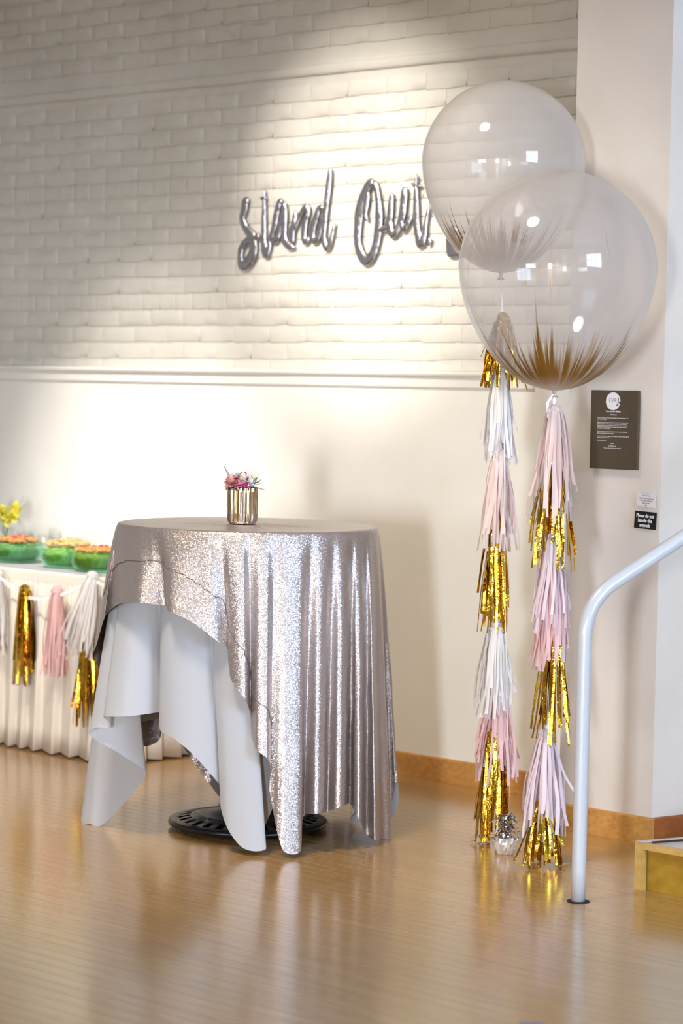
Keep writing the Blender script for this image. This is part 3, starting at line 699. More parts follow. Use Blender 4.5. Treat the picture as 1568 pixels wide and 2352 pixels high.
sc_ = [(-95, 214, 1508, .555, 'b'), (-86, 221, 1480, .545, 'f'), (-78, 238, 1424, .55, 'f'), (-72, 246, 1410, .522, 'f'), (-63, 276, 1386, .55, 'f'), (-52, 318, 1384, .555, 'f'), (-44, 352, 1388, .53, 'f'),
       (-39.5, 382, 1392, .505, 'f'), (-36, 388, 1404, .55, 'f'), (-29, 425, 1420, .55, 'f'), (-21, 470, 1450, .535, 'f'), (-15, 497, 1472, .53, 'f'), (-10.5, 521, 1487, .50, 'f'), (-8.5, 524, 1520, .505, 'f'),
       (-6, 530, 1560, .535, 'f'), (-3, 552, 1592, .56, 'f'), (0, 567, 1615, .56, 'f'), (2.2, 575, 1645, .505, 'f'), (4.2, 578, 1690, .52, 'f'), (7, 590, 1722, .56, 'f'), (10, 613, 1742, .57, 'f'),
       (12, 622, 1765, .545, 'f'), (13.5, 619, 1812, .54, 'f'), (15, 628, 1868, .555, 'f'), (17, 638, 1918, .575, 'f'), (20, 654, 1957, .59, 'f'), (24.5, 689, 1957, .585, 'f'), (27.5, 693, 1905, .545, 'f'),
       (30, 698, 1874, .495, 'f'), (34, 722, 1869, .56, 'f'), (38, 743, 1867, .55, 'f'), (41, 752, 1864, .50, 'f'), (45, 771, 1858, .565, 'f'), (49, 790, 1851, .565, 'f'), (52.5, 802, 1846, .495, 'f'),
       (56, 813, 1862, .55, 'f'), (60, 829, 1892, .575, 'f'), (63, 842, 1918, .515, 'f'), (67, 862, 1930, .575, 'f'), (71, 876, 1933, .53, 'f'), (76, 897, 1930, .545, 'f'), (81, 893, 1880, .51, 'f'), (86, 908, 1802, .53, 'f'), (93, 911, 1772, .535, 'b'),
       (101, 902, 1780, .52, 'b'), (110, 885, 1795, .55, 'b'), (120, 846, 1815, .50, 'b'), (130, 805, 1828, .56, 'b'), (140, 757, 1832, .50, 'b'), (150, 710, 1838, .56, 'b'), (160, 658, 1838, .51, 'b'), (170, 610, 1842, .56, 'b'),
       (180, 560, 1848, .52, 'b'), (188, 512, 1835, .56, 'b'), (196, 482, 1802, .53, 'b'), (204, 440, 1745, .56, 'b'), (210, 408, 1695, .53, 'b'), (216, 374, 1655, .50, 'b'), (220, 366, 1698, .54, 'b'), (226, 330, 1714, .555, 'b'),
       (233, 298, 1690, .53, 'b'), (242, 262, 1610, .55, 'b'), (254, 226, 1535, .55, 'b')]
scols = [(a, hem(x, y, r, s)) for a, x, y, r, s in sc_]
cl = drape('sequin_overlay', scols, TR + .006, TH + .009, M_SEQ, 10, 40, .75, .0018, .001)
scl = build(cl, 'sequin_tablecloth', M_SEQ, smooth=True, org=TC + ZV * TH, fix=False)
seam = []
for j, (a, hp) in enumerate(cl.prof):
    aa = (a + 180) % 360 - 180
    if -84 < aa < 13:
        col_ = [lv[j] for lv in cl.levels[8:]]; k = len(col_) - 1; acc = 0
        while k > 0 and acc < .150: acc += (col_[k] - col_[k - 1]).length; k -= 1
        d = col_[k] - TC; d.z = 0; seam.append((aa, col_[k] + d.normalized() * .0012))
seam = [p for _, p in sorted(seam, key=lambda q: q[0])]
b = MB(); b.tube(seam, .0012, 5); build(b, 'seam', simple('dark_mauve_seam', (.16, .12, .12), .6), scl, True)
tag(scl, 'champagne silver sequin tablecloth draped askew over the white cloth', 'tablecloth')

# ================================================================== VASE WITH FLOWERS
TZ = TH + .0115
VB = at_z(556, 1203, TZ); VR = .054; VH = .132
va = empty('fluted_vase', VB, 'small gold mercury glass vase with vertical flutes on the sequin cloth', 'vase')
def mercury():
    m, nt, b_ = mat('gold_mercury_glass'); v = objcoord(nt, (1.6, 1.6, .25))
    c, n_ = noise_mix(nt, (.55, .34, .13), (.93, .88, .80), 45, 3, v, .4, .6); nt.links.new(c, b_.inputs['Base Color'])
    b_.inputs['Metallic'].default_value = 1; b_.inputs['Roughness'].default_value = .1; bump(nt, b_, n_.outputs['Fac'], .5, .003); return m
M_MERC = mercury()
fl_ = lambda a, z: 1 - .09 * (1 - abs(math.cos(9 * a))) ** .9
b = MB(); b.lathe([(.0001, .002), (.046, 0), (.049, .003), (.0535, .012), (.054, .04), (.054, .11), (.0535, VH - .006), (.0515, VH)], VB, 128, flute=lambda a, z: fl_(a, z) if z > .006 else .97); 
b.lathe([(.0515, VH), (.0485, VH - .002), (.0485, .012), (.0001, .010)], VB, 128, flute=lambda a, z: fl_(a, z)); build(b, 'vase_body', M_MERC, va, True)
b = MB(); b.lathe([(.047, .0042), (.0495, .0046), (.0495, .0075), (.047, .008)], VB, 64); build(b, 'base_ring', M_MERC, va, True)
def petal(b, base, d, L, Wd, curl, rnd, seg=4):
    d = Vector(d).normalized(); sd = d.cross(ZV); sd = sd.normalized() if sd.length > .01 else Vector((1, 0, 0)); upn = sd.cross(d).normalized()
    vs = []; fs = []
    for i in range(seg + 1):
        t = i / seg; w = Wd * math.sin(PI * (t * .82 + .12)) * .5; c = Vector(base) + d * (L * t) + upn * (curl * L * t * t)
        for k in (-1, 0, 1): vs.append(c + sd * w * k + upn * (abs(k) * w * .35))
    for i in range(seg):
        for k in range(2): a = i * 3 + k; fs.append((a, a + 1, a + 4, a + 3))
    b.add(vs, fs)
def bloom(name, px, py, dy, r, mats, label, nlay, cat='flower', face=(0, -1, .5), cup=.7, seed=1, squash=1):
    rnd = random.Random(seed); c = at_y(px, py, VB.y + dy); f = Vector(face).normalized(); x = f.cross(ZV).normalized(); y = x.cross(f)
    e_ = empty(name, c, label, cat)
    for li, (cnt, rr, lift, m_) in enumerate(nlay):
        b_ = MB()
        for k in range(cnt):
            a_ = 2 * PI * (k + .5 * (li % 2)) / cnt + rnd.uniform(-.2, .2)
            d = (x * math.cos(a_) + y * math.sin(a_)) * (1 - lift) + f * lift
            petal(b_, c + f * (.2 * r * lift) - f * .15 * r, d, r * rr * rnd.uniform(.9, 1.1), r * rr * .95, cup * lift, rnd)
        o_ = build(b_, 'petals', m_, e_, True, fix=False)
    b_ = MB(); stem_to = VB + Vector(((c.x - VB.x) * .35, (c.y - VB.y) * .35, .03)); b_.tube([c - f * .1 * r, (c + stem_to) / 2 + Vector((0, 0, .0)), stem_to], .0018, 6); build(b_, 'stem', M_STEM, e_, True)
    return e_
M_STEM = simple('flower_stem_green', (.16, .24, .08), .6); M_SAGE = simple('sage_leaf', (.33, .40, .36), .6); M_SAGE2 = simple('olive_leaf', (.30, .34, .18), .6); M_DUSTY = simple('dusty_white_leaf', (.66, .66, .70), .7)
M_CORAL = simple('coral_pink_petal', (.72, .32, .30), .6); M_CORAL2 = simple('soft_coral_petal', (.80, .46, .43), .6); M_CREAM = simple('cream_petal', (.80, .78, .64), .6); M_MAG = simple('magenta_petal', (.62, .03, .22), .55); M_MAGP = simple('rosy_petal', (.75, .36, .45), .6); M_WPET = simple('white_petal', (.80, .79, .84), .6)
bloom('carnation', 531, 1109, -.018, .036, None, 'coral pink carnation at the left of the vase', [(14, .9, .1, M_CORAL2), (14, .8, .35, M_CORAL), (12, .68, .6, M_CORAL2), (10, .5, .82, M_CORAL)], face=(-.35, -1, .35), seed=1)
bloom('rose', 558, 1104, -.03, .030, None, 'cream rose with magenta outer petals in the middle of the vase', [(7, 1.1, .1, M_MAG), (7, .95, .4, M_CREAM), (6, .75, .65, M_CREAM), (5, .5, .85, M_CREAM)], face=(.1, -1, .45), seed=2)
bloom('small_rose', 550, 1115, -.045, .021, None, 'small magenta and pink rose low at the vase rim', [(7, 1., .2, M_MAGP), (6, .7, .55, M_MAG), (5, .5, .8, M_MAGP)], face=(-.05, -1, .25), seed=3)
bloom('rose', 557, 1097, -.005, .023, None, 'magenta rose peeking out behind the cream rose', [(8, 1., .25, M_MAG), (6, .7, .6, M_MAGP), (5, .5, .85, M_CREAM)], face=(0, -1, .9), seed=4)
def leafspray(name, px, py, dy, leaves, m, label, cat='leaf'):
    c = at_y(px, py, VB.y + dy); e_ = empty(name, c, label, cat); rnd = random.Random(int(px))
    for (qx, qy, wdt) in leaves:
        t = at_y(qx, qy, VB.y + dy + rnd.uniform(-.015, .008)); d = t - c; b_ = MB(); petal(b_, c, d, d.length * 1.06, wdt * 1.45, .12, rnd, 5); build(b_, 'leaf', m, e_, True, fix=False)
    b_ = MB(); b_.tube([c, (c + VB + ZV * .08) / 2, VB + ZV * .03 + Vector((0, dy * .3, 0))], .0016, 6); build(b_, 'stem', M_STEM, e_, True); return e_
leafspray('dusty_leaf_spray', 574, 1116, -.03, [(569, 1091, .016), (582, 1092, .016), (590, 1107, .018), (606, 1129, .014), (602, 1113, .010), (568, 1106, .010)], M_DUSTY, 'pale silvery leaf spray at the right of the vase', 'leaves')
leafspray('dusty_leaf_spray', 545, 1102, .01, [(534, 1092, .016), (539, 1086, .014), (548, 1082, .016), (556, 1086, .016), (562, 1092, .014)], M_WPET, 'white petal-like leaves rising at the back of the vase', 'leaves')
leafspray('green_leaf_spray', 543, 1103, -.012, [(543, 1086, .011), (533, 1093, .012), (530, 1088, .006)], M_SAGE, 'dark sage leaves between carnation and white petals', 'leaves')
leafspray('green_leaf_spray', 584, 1112, -.005, [(595, 1095, .009), (590, 1098, .008), (600, 1104, .008), (602, 1106, .006), (585, 1100, .008)], M_SAGE2, 'olive green sprig behind the silvery leaves', 'leaves')
# spike and gypsophila
c0_ = at_y(531, 1104, VB.y + .01); c1_ = at_y(513, 1069, VB.y + .01); sp = empty('leaf_spike', c0_, 'thin grey green leaf spike leaning left from the vase', 'leaves'); b = MB(); b.tube([c0_, c0_.lerp(c1_, .5) + Vector((.004, 0, 0)), c1_], [.0030, .0026, .0010], 6); build(b, 'stem', M_SAGE, sp, True)
for i in range(7):
    p_ = c0_.lerp(c1_, .15 + .11 * i); b = MB(); petal(b, p_, (c1_ - c0_).normalized() + Vector(((.5 if i % 2 else -.55), 0, .3)), .020 - .001 * i, .009, .1, random, 3); build(b, 'leaf', M_SAGE, sp, True, fix=False)
gp = empty('baby_breath', at_y(566, 1100, VB.y + .015), 'wispy sprig of tiny white blossoms above the vase', 'flower'); rg = random.Random(5)
gb = MB(); gs = MB(); g0 = at_y(566, 1104, VB.y + .015)
for i in range(26):
    t = at_y(rg.uniform(552, 600), rg.uniform(1072, 1098), VB.y + rg.uniform(-.01, .03)); gs.tube([g0, g0.lerp(t, .6) + Vector((rg.uniform(-.003, .003), 0, .002)), t], .00035, 4); gb.ball(t, .0014, 6, 4)
build(gs, 'stem', M_SAGE2, gp, True); o_ = build(gb, 'blossoms', M_WPET, gp, True); o_['kind'] = 'stuff'

# ================================================================== BALLOONS AND TASSEL GARLANDS
def balloon(name, px, pyt, pyb, hw, Y, label, seed, dens, strokeH):
    bot = at_y(px, pyb, Y); s = Y / FPX; r = hw * s * 1.0; H = (pyb - pyt) * s * .998
    e_ = empty(name, bot, label, 'balloon', 'clear balloons with gold brush strokes')
    prof = []; N = 44
    cz = H - r * 1.0
    for i in range(N + 1):
        t = i / N; a_ = PI * t            # 0 = bottom, pi = top
        z = cz - math.cos(a_) * (r if a_ > PI / 2 else cz)
        rr = r * math.sin(a_) ** (1.0 if a_ > PI / 2 else 1.0)
        if a_ < PI / 2:
            u_ = a_ / (PI / 2); rr = r * (math.sin(a_) ** 1.08) * (1 - .045 * math.sin(PI * u_))
        prof.append((max(rr, .004 if i == 0 else .00005), z))
    b = MB(); b.lathe(prof, bot, 80); sk = build(b, 'skin', balloon_mat('latex_' + str(seed), 0, strokeH, seed, dens), e_, True)
    b = MB(); b.lathe([(.004, .002), (.0075, -.002), (.006, -.008), (.0045, -.011), (.009, -.017), (.0135, -.022), (.012, -.021), (.004, -.012)], bot, 20, flute=lambda a, z: 1 + .12 * math.sin(3 * a)); build(b, 'knot', M_LATEX, e_, True)
    return bot, r, H
M_LATEX = simple('pale_latex_knot', (.62, .54, .48), .4, 0, Transmission_Weight=.3)
YF = at_z(1240, 1990, 0).y; YB_ = at_z(1130, 1936, 0).y
botF, rF, HF = balloon('balloon', 1285 - 12, 393, 897, 227, YF, 'large clear balloon with bold gold brushed base, nearer one', 3.3, .29, .235)
botB, rB, HB = balloon('balloon', 1155 - 5, 190, 627, 187, YB_ + .05, 'clear frosted balloon with faint gold strokes, behind the nearer one', 8.1, .46, .25)

def tassel(parent, top, L, rad, kind, seed, n=34, m=None, neck=.026, w=.0105, flop=0.0, sway=(0, 0), floor_z=None, cone=.72):
    """strips hanging from a tied head"""
    rnd = random.Random(seed); b = MB(); top = Vector(top)
    for i in range(n):
        a_ = rnd.uniform(0, 2 * PI); r0 = neck * math.sqrt(rnd.random()) ; r1 = rad * math.sqrt(rnd.uniform(.12, 1)); Ls = L * rnd.uniform(.72, 1.03)
        if rnd.random() < .12: Ls *= .75
        d = Vector((math.cos(a_), math.sin(a_), 0)); ph = rnd.uniform(0, 6.28); tw = rnd.uniform(-1.0, 1.0); ww = w * rnd.uniform(.65, 1.15) * .5
        seg = 9; pts = []; wv = []; amp = rnd.uniform(.2, 1) * (.015 if kind != 'gold' else .006)
        curl = rnd.uniform(0, .9) ** 3 * .03
        for k in range(seg + 1):
            t = k / seg
            rr = r0 + (r1 - r0) * (1 - (1 - t) ** 3.0) * (cone + (1 - cone) * t)
            hump = .012 * math.sin(min(1, t * 7) * PI) if t < .15 else 0
            p = top + d * (rr + curl * t ** 3) + Vector((math.sin(ph + t * 4) * amp * t + sway[0] * t, math.cos(ph + t * 3) * amp * t + sway[1] * t, -Ls * t + hump))
            if floor_z is not None and p.z < floor_z + .004:
                ov = floor_z + .004 - p.z; p = Vector((p.x, p.y, floor_z + .004 + rnd.uniform(0, .008))) + d * min(ov, .05) * .8
            ang = a_ + PI / 2 + tw * (t + .2)
            pts.append(p); wv.append(Vector((math.cos(ang), math.sin(ang), 0)) * ww)
        b.strip(pts, wv)
    o_ = build(b, 'tassel', m, parent, False, org=top, fix=False)
    hb = MB(); hb.ball(top + ZV * .004, neck * .95, 12, 7, (1, 1, .9), .16, rnd); build(hb, 'knot', m, o_, False, fix=False); return o_
def ribbon(parent, pts, w, m, name='ribbon', ax=Vector((1, 0, 0))):
    b = MB(); b.strip(pts, [ax * w * .5] * len(pts)); return build(b, name, m, parent, fix=False)
GM = {'gold': M_GOLD, 'pink': M_PINK, 'pale': M_PALE, 'white': M_WTISS, 'lilac': M_LILAC}
def garland(px_list, Y, label, ribbon_from, seed, ribx):
    s = Y / FPX; top = at_y(px_list[0][0], px_list[0][1], Y)
    e_ = empty('tassel_garland', top, label, 'garland', 'tassel garlands hanging from the balloons')
    for i, (px, y0, y1, hw, kind) in enumerate(px_list):
        p = at_y(px, y0, Y + (.012 if i % 2 else -.008)); L = (y1 - y0) * s; fz = 0.0 if i == len(px_list) - 1 else None
        tassel(e_, p, L, hw * s, kind, seed + i, 54 if kind == 'gold' else 84, GM[kind], floor_z=fz, w=.0105 if kind == 'gold' else .0115)
    rb = [ribbon_from]
    for (px, y0, y1, hw, kind) in px_list: rb.append(at_y(px, y0, Y))
    ribbon(e_, rb, .006, M_RIBBON); return e_
gF = garland([(1274, 945, 1195, 46, 'pale'), (1272, 1070, 1308, 50, 'gold'), (1268, 1240, 1455, 44, 'lilac'), (1270, 1318, 1535, 44, 'pink'), (1272, 1462, 1708, 46, 'gold'), (1254, 1690, 1925, 52, 'lilac'), (1246, 1852, 2010, 52, 'gold')],
             YF, 'garland of pink white and gold tassels below the nearer balloon', botF - ZV * .015, 20, 0)
for dx in (-.016, .006): ribbon(gF, [botF + Vector((dx * .2, -.006, -.012)), at_y(1268 + dx * 700, 925, YF - .012), at_y(1270 + dx * 700, 960, YF - .015)], .009, M_RIBBON, 'ribbon_loop')
gB = garland([(1155, 735, 893, 46, 'gold'), (1148, 862, 1062, 38, 'white'), (1147, 1048, 1262, 38, 'pale'), (1140, 1205, 1450, 40, 'gold'), (1138, 1438, 1645, 42, 'white'), (1142, 1590, 1800, 46, 'pink'), (1134, 1690, 1958, 42, 'gold')],
             YB_, 'garland of white pink and gold tassels below the rear balloon', botB - ZV * .015, 60, 0)
# weight
WP = at_z(1158, 1957, 0) + Vector((0, -.03, 0)); ws = WP.y / FPX
wt = empty('balloon_weight', WP, 'crinkled silver foil balloon weight with a ring on the floor', 'balloon weight'); rw = random.Random(9)
M_CLEARFOIL = simple('clear_cellophane', (.85, .82, .80), .12, .5)
b = MB(); b.lathe([(.0001, .0005), (.026, .0005), (.033, .016), (.034, .036), (.029, .056), (.0001, .060)], WP, 22, flute=lambda a, z: 1 + .11 * math.sin(7 * a + z * 90)); build(b, 'cellophane_base', M_CLEARFOIL, wt, False)
b = MB()
for i in range(300):
    zz = rw.uniform(.045, .130); c = WP + Vector((rw.gauss(0, .016), rw.gauss(0, .014), zz)); d = Vector((rw.uniform(-1, 1), rw.uniform(-1, 1), rw.uniform(-1, 1))).normalized(); x = d.cross(Vector((rw.random(), rw.random(), 1))).normalized()
    b.strip([c - d * .010, c + x.cross(d) * .004, c + d * .010], [x * .0030] * 3)
for i in range(8):
    a_ = rw.uniform(0, 6.28); c = WP + ZV * rw.uniform(.06, .09); d = Vector((math.cos(a_), math.sin(a_), rw.uniform(-.3, .5))); b.strip([c, c + d * .05], [Vector((0, 0, .0012))] * 2)
o_ = build(b, 'tinsel', M_TINSEL, wt, fix=False); o_['kind'] = 'stuff'
rc_ = at_y(1171, 1858, WP.y); b = MB(); b.tube([rc_ + Vector((.0055 * math.cos(t * .5236), 0, .0085 * math.sin(t * .5236))) for t in range(13)], .0016, 8, False); build(b, 'ring', M_ROPE, wt, True)
b = MB(); b.tube([WP + Vector((.006, 0, .115)), rc_ - ZV * .008], .0018, 6); build(b, 'hook', M_ROPE, wt, True)
str_ = empty('balloon_string', rc_ + ZV * .01, 'thin white string from the rear balloon down to the weight', 'string')
b = MB(); b.tube([rc_ + ZV * .008, at_y(1166, 1700, WP.y), at_y(1160, 1400, WP.y + .01), at_y(1157, 900, YB_ + .02), botB - ZV * .012], .0013, 6); build(b, 'cord', M_RIBBON, str_, True)

# ================================================================== BUFFET TABLE
BU0, BU1, BN0, BN1, BZ = -3.35, -1.52, .02, .70, .772
bf = empty('buffet_table', W(BU1, BN1, 0), 'long folding buffet table along the white wall', 'table')
b = MB(); b.box(W(BU0, BN0, BZ - .03), EU * (BU1 - BU0), EN * (BN1 - BN0), ZV * .027); build(b, 'tabletop', M_TTOP, bf)
for u_ in (BU0 + .15, BU1 - .15):
    for n_ in (BN0 + .08, BN1 - .08): b = MB(); b.tube([W(u_, n_, .001), W(u_, n_, BZ - .03)], .016, 10); build(b, 'leg', M_BLKIRON, bf, True)
tcl = empty('buffet_cloth', W(BU1, BN1, BZ), 'white cloth covering the top of the buffet table', 'tablecloth')
b = MB(); b.box(W(BU0 - .02, BN0 - .015, BZ - .002), EU * (BU1 - BU0 + .035), EN * (BN1 - BN0 + .028), ZV * .005)
b.box(W(BU0 - .02, BN1 + .0135, BZ - .022), EU * (BU1 - BU0 + .034), EN * .004, ZV * .024); b.box(W(BU1 + .0135, BN0 - .015, BZ - .022), EU * .004, EN * (BN1 - BN0 + .03), ZV * .024); build(b, 'top_cloth', M_CLOTH, tcl, fix=False)
# pleated skirt: front and right end
sk = MB(); path = []; srng = random.Random(4)
L1 = BU1 - BU0; Lr = BN1 - BN0; R0 = .05
tot = L1 + Lr; step = .006; s = 0
def skirt_base(s):
    if s < L1 - R0: return W(BU0 + s, BN1 + .02, 0), EN
    if s < L1 + R0:
        t = (s - (L1 - R0)) / (2 * R0) * PI / 2; c = W(BU1 - R0, BN1 - R0, 0); d = EN * math.cos(t) + EU * math.sin(t); return c + d * (R0 + .02), d
    return W(BU1 + .02, BN1 - (s - L1), 0), EU
ph = []; x = 0; widths = []
while x < tot: w_ = srng.uniform(.075, .125); widths.append((x, w_)); x += w_
def pleat(s):
    for x0, w_ in widths:
        if x0 <= s < x0 + w_:
            t = (s - x0) / w_; return (t ** .8) if t < .86 else (1 - t) / .14
    return 0
rowsz = [0.004, .1, .2, .3, .4, .5, .58, .64, .675, .70, .712, .72, .73, .752, .764]
vs = []; ncol = int(tot / step) + 1
for i in range(ncol):
    s = i * step; p, d = skirt_base(s); pv = pleat(s)
    for z in rowsz:
        t = 1 - z / .71; f = max(0, min(1, t)) ** .55
        amp = .045 * f * pv + .012 * f
        fine = .0035 * math.sin(s * 230 + 2 * math.sin(s * 31)) * max(0, 1 - abs(z - .68) / .10)
        if z >= .72: amp = 0; fine = 0.0012
        lat = EU * 0
        vs.append(p + d * (amp + fine) + ZV * (z + (.01 * (1 - pv) * (z < .05))))
m_ = len(rowsz); fs = [(i * m_ + j, (i + 1) * m_ + j, (i + 1) * m_ + j + 1, i * m_ + j + 1) for i in range(ncol - 1) for j in range(m_ - 1)]
sk.add(vs, fs); sko = build(sk, 'table_skirt', M_SKIRT, smooth=True, org=W(BU1, BN1, 0), fix=False); mod(sko, 'SOLIDIFY', thickness=.0012)
tag(sko, 'ivory pleated skirt hanging around the buffet table', 'table skirt')
# bunting on the skirt
NSK = BN1 + .085
bu = empty('tassel_bunting', at_n(128, 1372, NSK), 'ribbon bunting of gold pink and white tassels on the buffet skirt', 'bunting')
def on_skirt(px, py, n_=NSK): return at_n(px, py, n_)
for i, (px, y0, y1, hw, kind, swx) in enumerate([(-6, 1322, 1500, 24, 'white', 0), (57, 1357, 1572, 26, 'gold', 0), (130, 1360, 1552, 26, 'pink', 0), (212, 1326, 1512, 36, 'white', -.05), (203, 1460, 1665, 26, 'gold', 0)]):
    p = on_skirt(px, y0); sY = p.y / FPX
    tassel(bu, p, (y1 - y0) * sY, hw * sY, kind, 100 + i, 44 if kind == 'gold' else 80, GM[kind], neck=.026, w=.014 if kind == 'gold' else .010, sway=(swx, 0), cone=1.0)
b = MB()
for a_, c_ in (((-6, 1322), (57, 1362)), ((57, 1372), (130, 1372)), ((130, 1370), (212, 1332)), ((212, 1332), (330, 1380))):
    p, q = on_skirt(*a_), on_skirt(*c_); md = p.lerp(q, .5) - ZV * .006
    b.strip([p, md, q], [ZV * .007] * 3)
build(b, 'ribbon', M_RIBBON, bu, fix=False)
b = MB(); p, q = on_skirt(212, 1332), on_skirt(203, 1462); b.strip([p, q], [EU * .004] * 2); build(b, 'ribbon', M_RIBBON, bu, fix=False)
# bowls with salad
def thin_glass(name, col, edge, gl):
    m, nt, b_ = mat(name); out = nt.nodes['Material Output']; L = nt.links.new
    lw = nn(nt, 'ShaderNodeLayerWeight'); lw.inputs['Blend'].default_value = .5
    pw = nn(nt, 'ShaderNodeMath', operation='POWER'); L(lw.outputs['Facing'], pw.inputs[0]); pw.inputs[1].default_value = 3
    ma = nn(nt, 'ShaderNodeMapRange'); ma.inputs['To Min'].default_value = gl; ma.inputs['To Max'].default_value = .7; L(pw.outputs[0], ma.inputs['Value'])
    tp = nn(nt, 'ShaderNodeBsdfTransparent'); tp.inputs['Color'].default_value = (*col, 1)
    g_ = nn(nt, 'ShaderNodeBsdfGlossy'); g_.inputs['Roughness'].default_value = .04; g_.inputs['Color'].default_value = (*edge, 1)
    mx = nn(nt, 'ShaderNodeMixShader'); L(ma.outputs[0], mx.inputs[0]); L(tp.outputs[0], mx.inputs[1]); L(g_.outputs[0], mx.inputs[2]); L(mx.outputs[0], out.inputs['Surface']); nt.nodes.remove(b_); return m
M_GLASSG = thin_glass('green_tinted_glass', (.72, .93, .80), (.75, 1, .88), .08)
M_CLEAR = thin_glass('clear_glass', (.97, .985, .975), (1, 1, 1), .05)
def food(name, c1, c2, sc=60):
    m, nt, b_ = mat(name); v = objcoord(nt); c, n_ = noise_mix(nt, c1, c2, sc, 3, v, .4, .6); nt.links.new(c, b_.inputs['Base Color']); b_.inputs['Roughness'].default_value = .6; bump(nt, b_, n_.outputs['Fac'], 1, .01); return m
M_SALAD = [food('green_salad', (.16, .28, .10), (.28, .40, .16)), food('bright_green_salad', (.26, .44, .08), (.46, .60, .20)), food('olive_salad', (.34, .30, .02), (.30, .42, .06))]
M_CRUMB = [food('toasted_crumble', (.50, .22, .05), (.66, .36, .12)), food('golden_crumble', (.66, .40, .13), (.80, .56, .25)), food('brown_crumble', (.52, .25, .06), (.70, .42, .12))]
M_RED = simple('red_garnish', (.62, .05, .07), .5)
BT = BZ + .0035
bowls = [(36, 1291, 0, 'green glass bowl of salad at the far left of the buffet'), (152, 1303, 1, 'green glass bowl of salad, middle of the front three'), (224, 1312, 2, 'green glass bowl of salad nearest the sequin table')]
for (px, py, k, lab) in bowls:
    c = at_z(px, py, BT); e_ = empty('glass_bowl', c, lab, 'bowl', 'glass salad bowls on the buffet'); r0, r1, hh = .092, .128, .082
    b = MB(); b.lathe([(.0001, .0005), (r0 - .01, .0005), (r0, .004), (r0 + .022, .035), (r1 - .010, hh - .012), (r1, hh - .006), (r1 + .006, hh), (r1 + .002, hh + .003), (r1 - .006, hh - .002), (r1 - .018, hh - .012), (r0 + .014, .036), (r0 - .006, .010), (.0001, .008)], c, 48)
    build(b, 'bowl', M_GLASSG, e_, True)
    rr = random.Random(30 + k); s_ = empty('salad', c + ZV * .01, ['dark green salad with toasted crumble in the far left bowl', 'bright green salad under golden crumble in the middle bowl', 'olive green salad with brown crumble in the nearest bowl'][k], 'salad')
    b = MB(); b.lathe([(.0001, .0105), (r0 - .012, .012), (r0 + .008, .037), (r1 - .026, hh - .018), (r1 - .04, hh + .002), (.0001, hh + .006)], c, 32, flute=lambda a, z: 1 + .012 * math.sin(9 * a + z * 200)); build(b, 'greens', M_SALAD[k], s_, True)
    b = MB()
    for i in range(150):
        a_ = rr.uniform(0, 6.28); q = (r1 - .035) * math.sqrt(rr.random()); hz = hh + .004 + (.028 if k == 1 else .02 if k == 0 else .010) * (1 - (q / r1) ** 2)
        b.ball(c + Vector((q * math.cos(a_), q * math.sin(a_), hz)), rr.uniform(.007, .013), 6, 4, (1, 1, .8), .25, rr)
    o_ = build(b, 'crumble', M_CRUMB[k], s_, False, fix=False); o_['kind'] = 'stuff'
    for i in range(6 if k != 1 else 0):
        a_ = rr.uniform(0, 6.28); q = .07 * math.sqrt(rr.random()); b = MB(); b.ball(c + Vector((q * math.cos(a_), q * math.sin(a_), hh + (.03 if k == 0 else .02))), .009, 8, 5, (1.2, 1, .7), .15, rr); build(b, 'garnish', M_RED, s_, True, fix=False)
# cups and vessels behind the bowls
def cup(px, py, r, h, lab, grp, m=M_CLEAR, dn=0, fillm=None):
    c = at_z(px, py, BT); e_ = empty('glass_cup', c, lab, 'cup', grp)
    b = MB(); b.lathe([(.0001, .0005), (r * .78, .0005), (r * .80, .003), (r, h), (r * .965, h), (r * .76, .007), (.0001, .006)], c, 32); build(b, 'cup_wall', m, e_, True)
    if fillm: b = MB(); b.lathe([(.0001, .0075), (r * .74, .008), (r * .80, h * .35), (.0001, h * .36)], c, 24); build(b, 'drink', fillm, e_, True)
M_ICE = thin_glass('peach_drink', (.95, .80, .70), (1, .9, .8), .1)
cup(55, 1262, .036, .085, 'clear cup with pale drink beside the yellow flowers', 'clear cups behind the bowls', fillm=M_ICE)
cup(102, 1268, .034, .08, 'clear cup behind the middle bowl, second from the flowers', 'clear cups behind the bowls')
cup(170, 1274, .036, .08, 'clear cup behind the nearest bowl, third from the flowers', 'clear cups behind the bowls', fillm=M_ICE)
c = at_z(135, 1266, BT); lj = empty('glass_jar', c, 'clear glass jar with a domed lid behind the bowls', 'jar')
b = MB(); b.lathe([(.0001, .0005), (.042, .0005), (.048, .006), (.05, .06), (.046, .085), (.044, .085), (.047, .06), (.045, .009), (.0001, .008)], c, 32); build(b, 'jar_body', M_CLEAR, lj, True)
b = MB(); b.lathe([(.046, .086), (.049, .088), (.040, .105), (.015, .115), (.006, .118), (.008, .128), (.0001, .132)], c, 32); build(b, 'lid', M_CLEAR, lj, True)
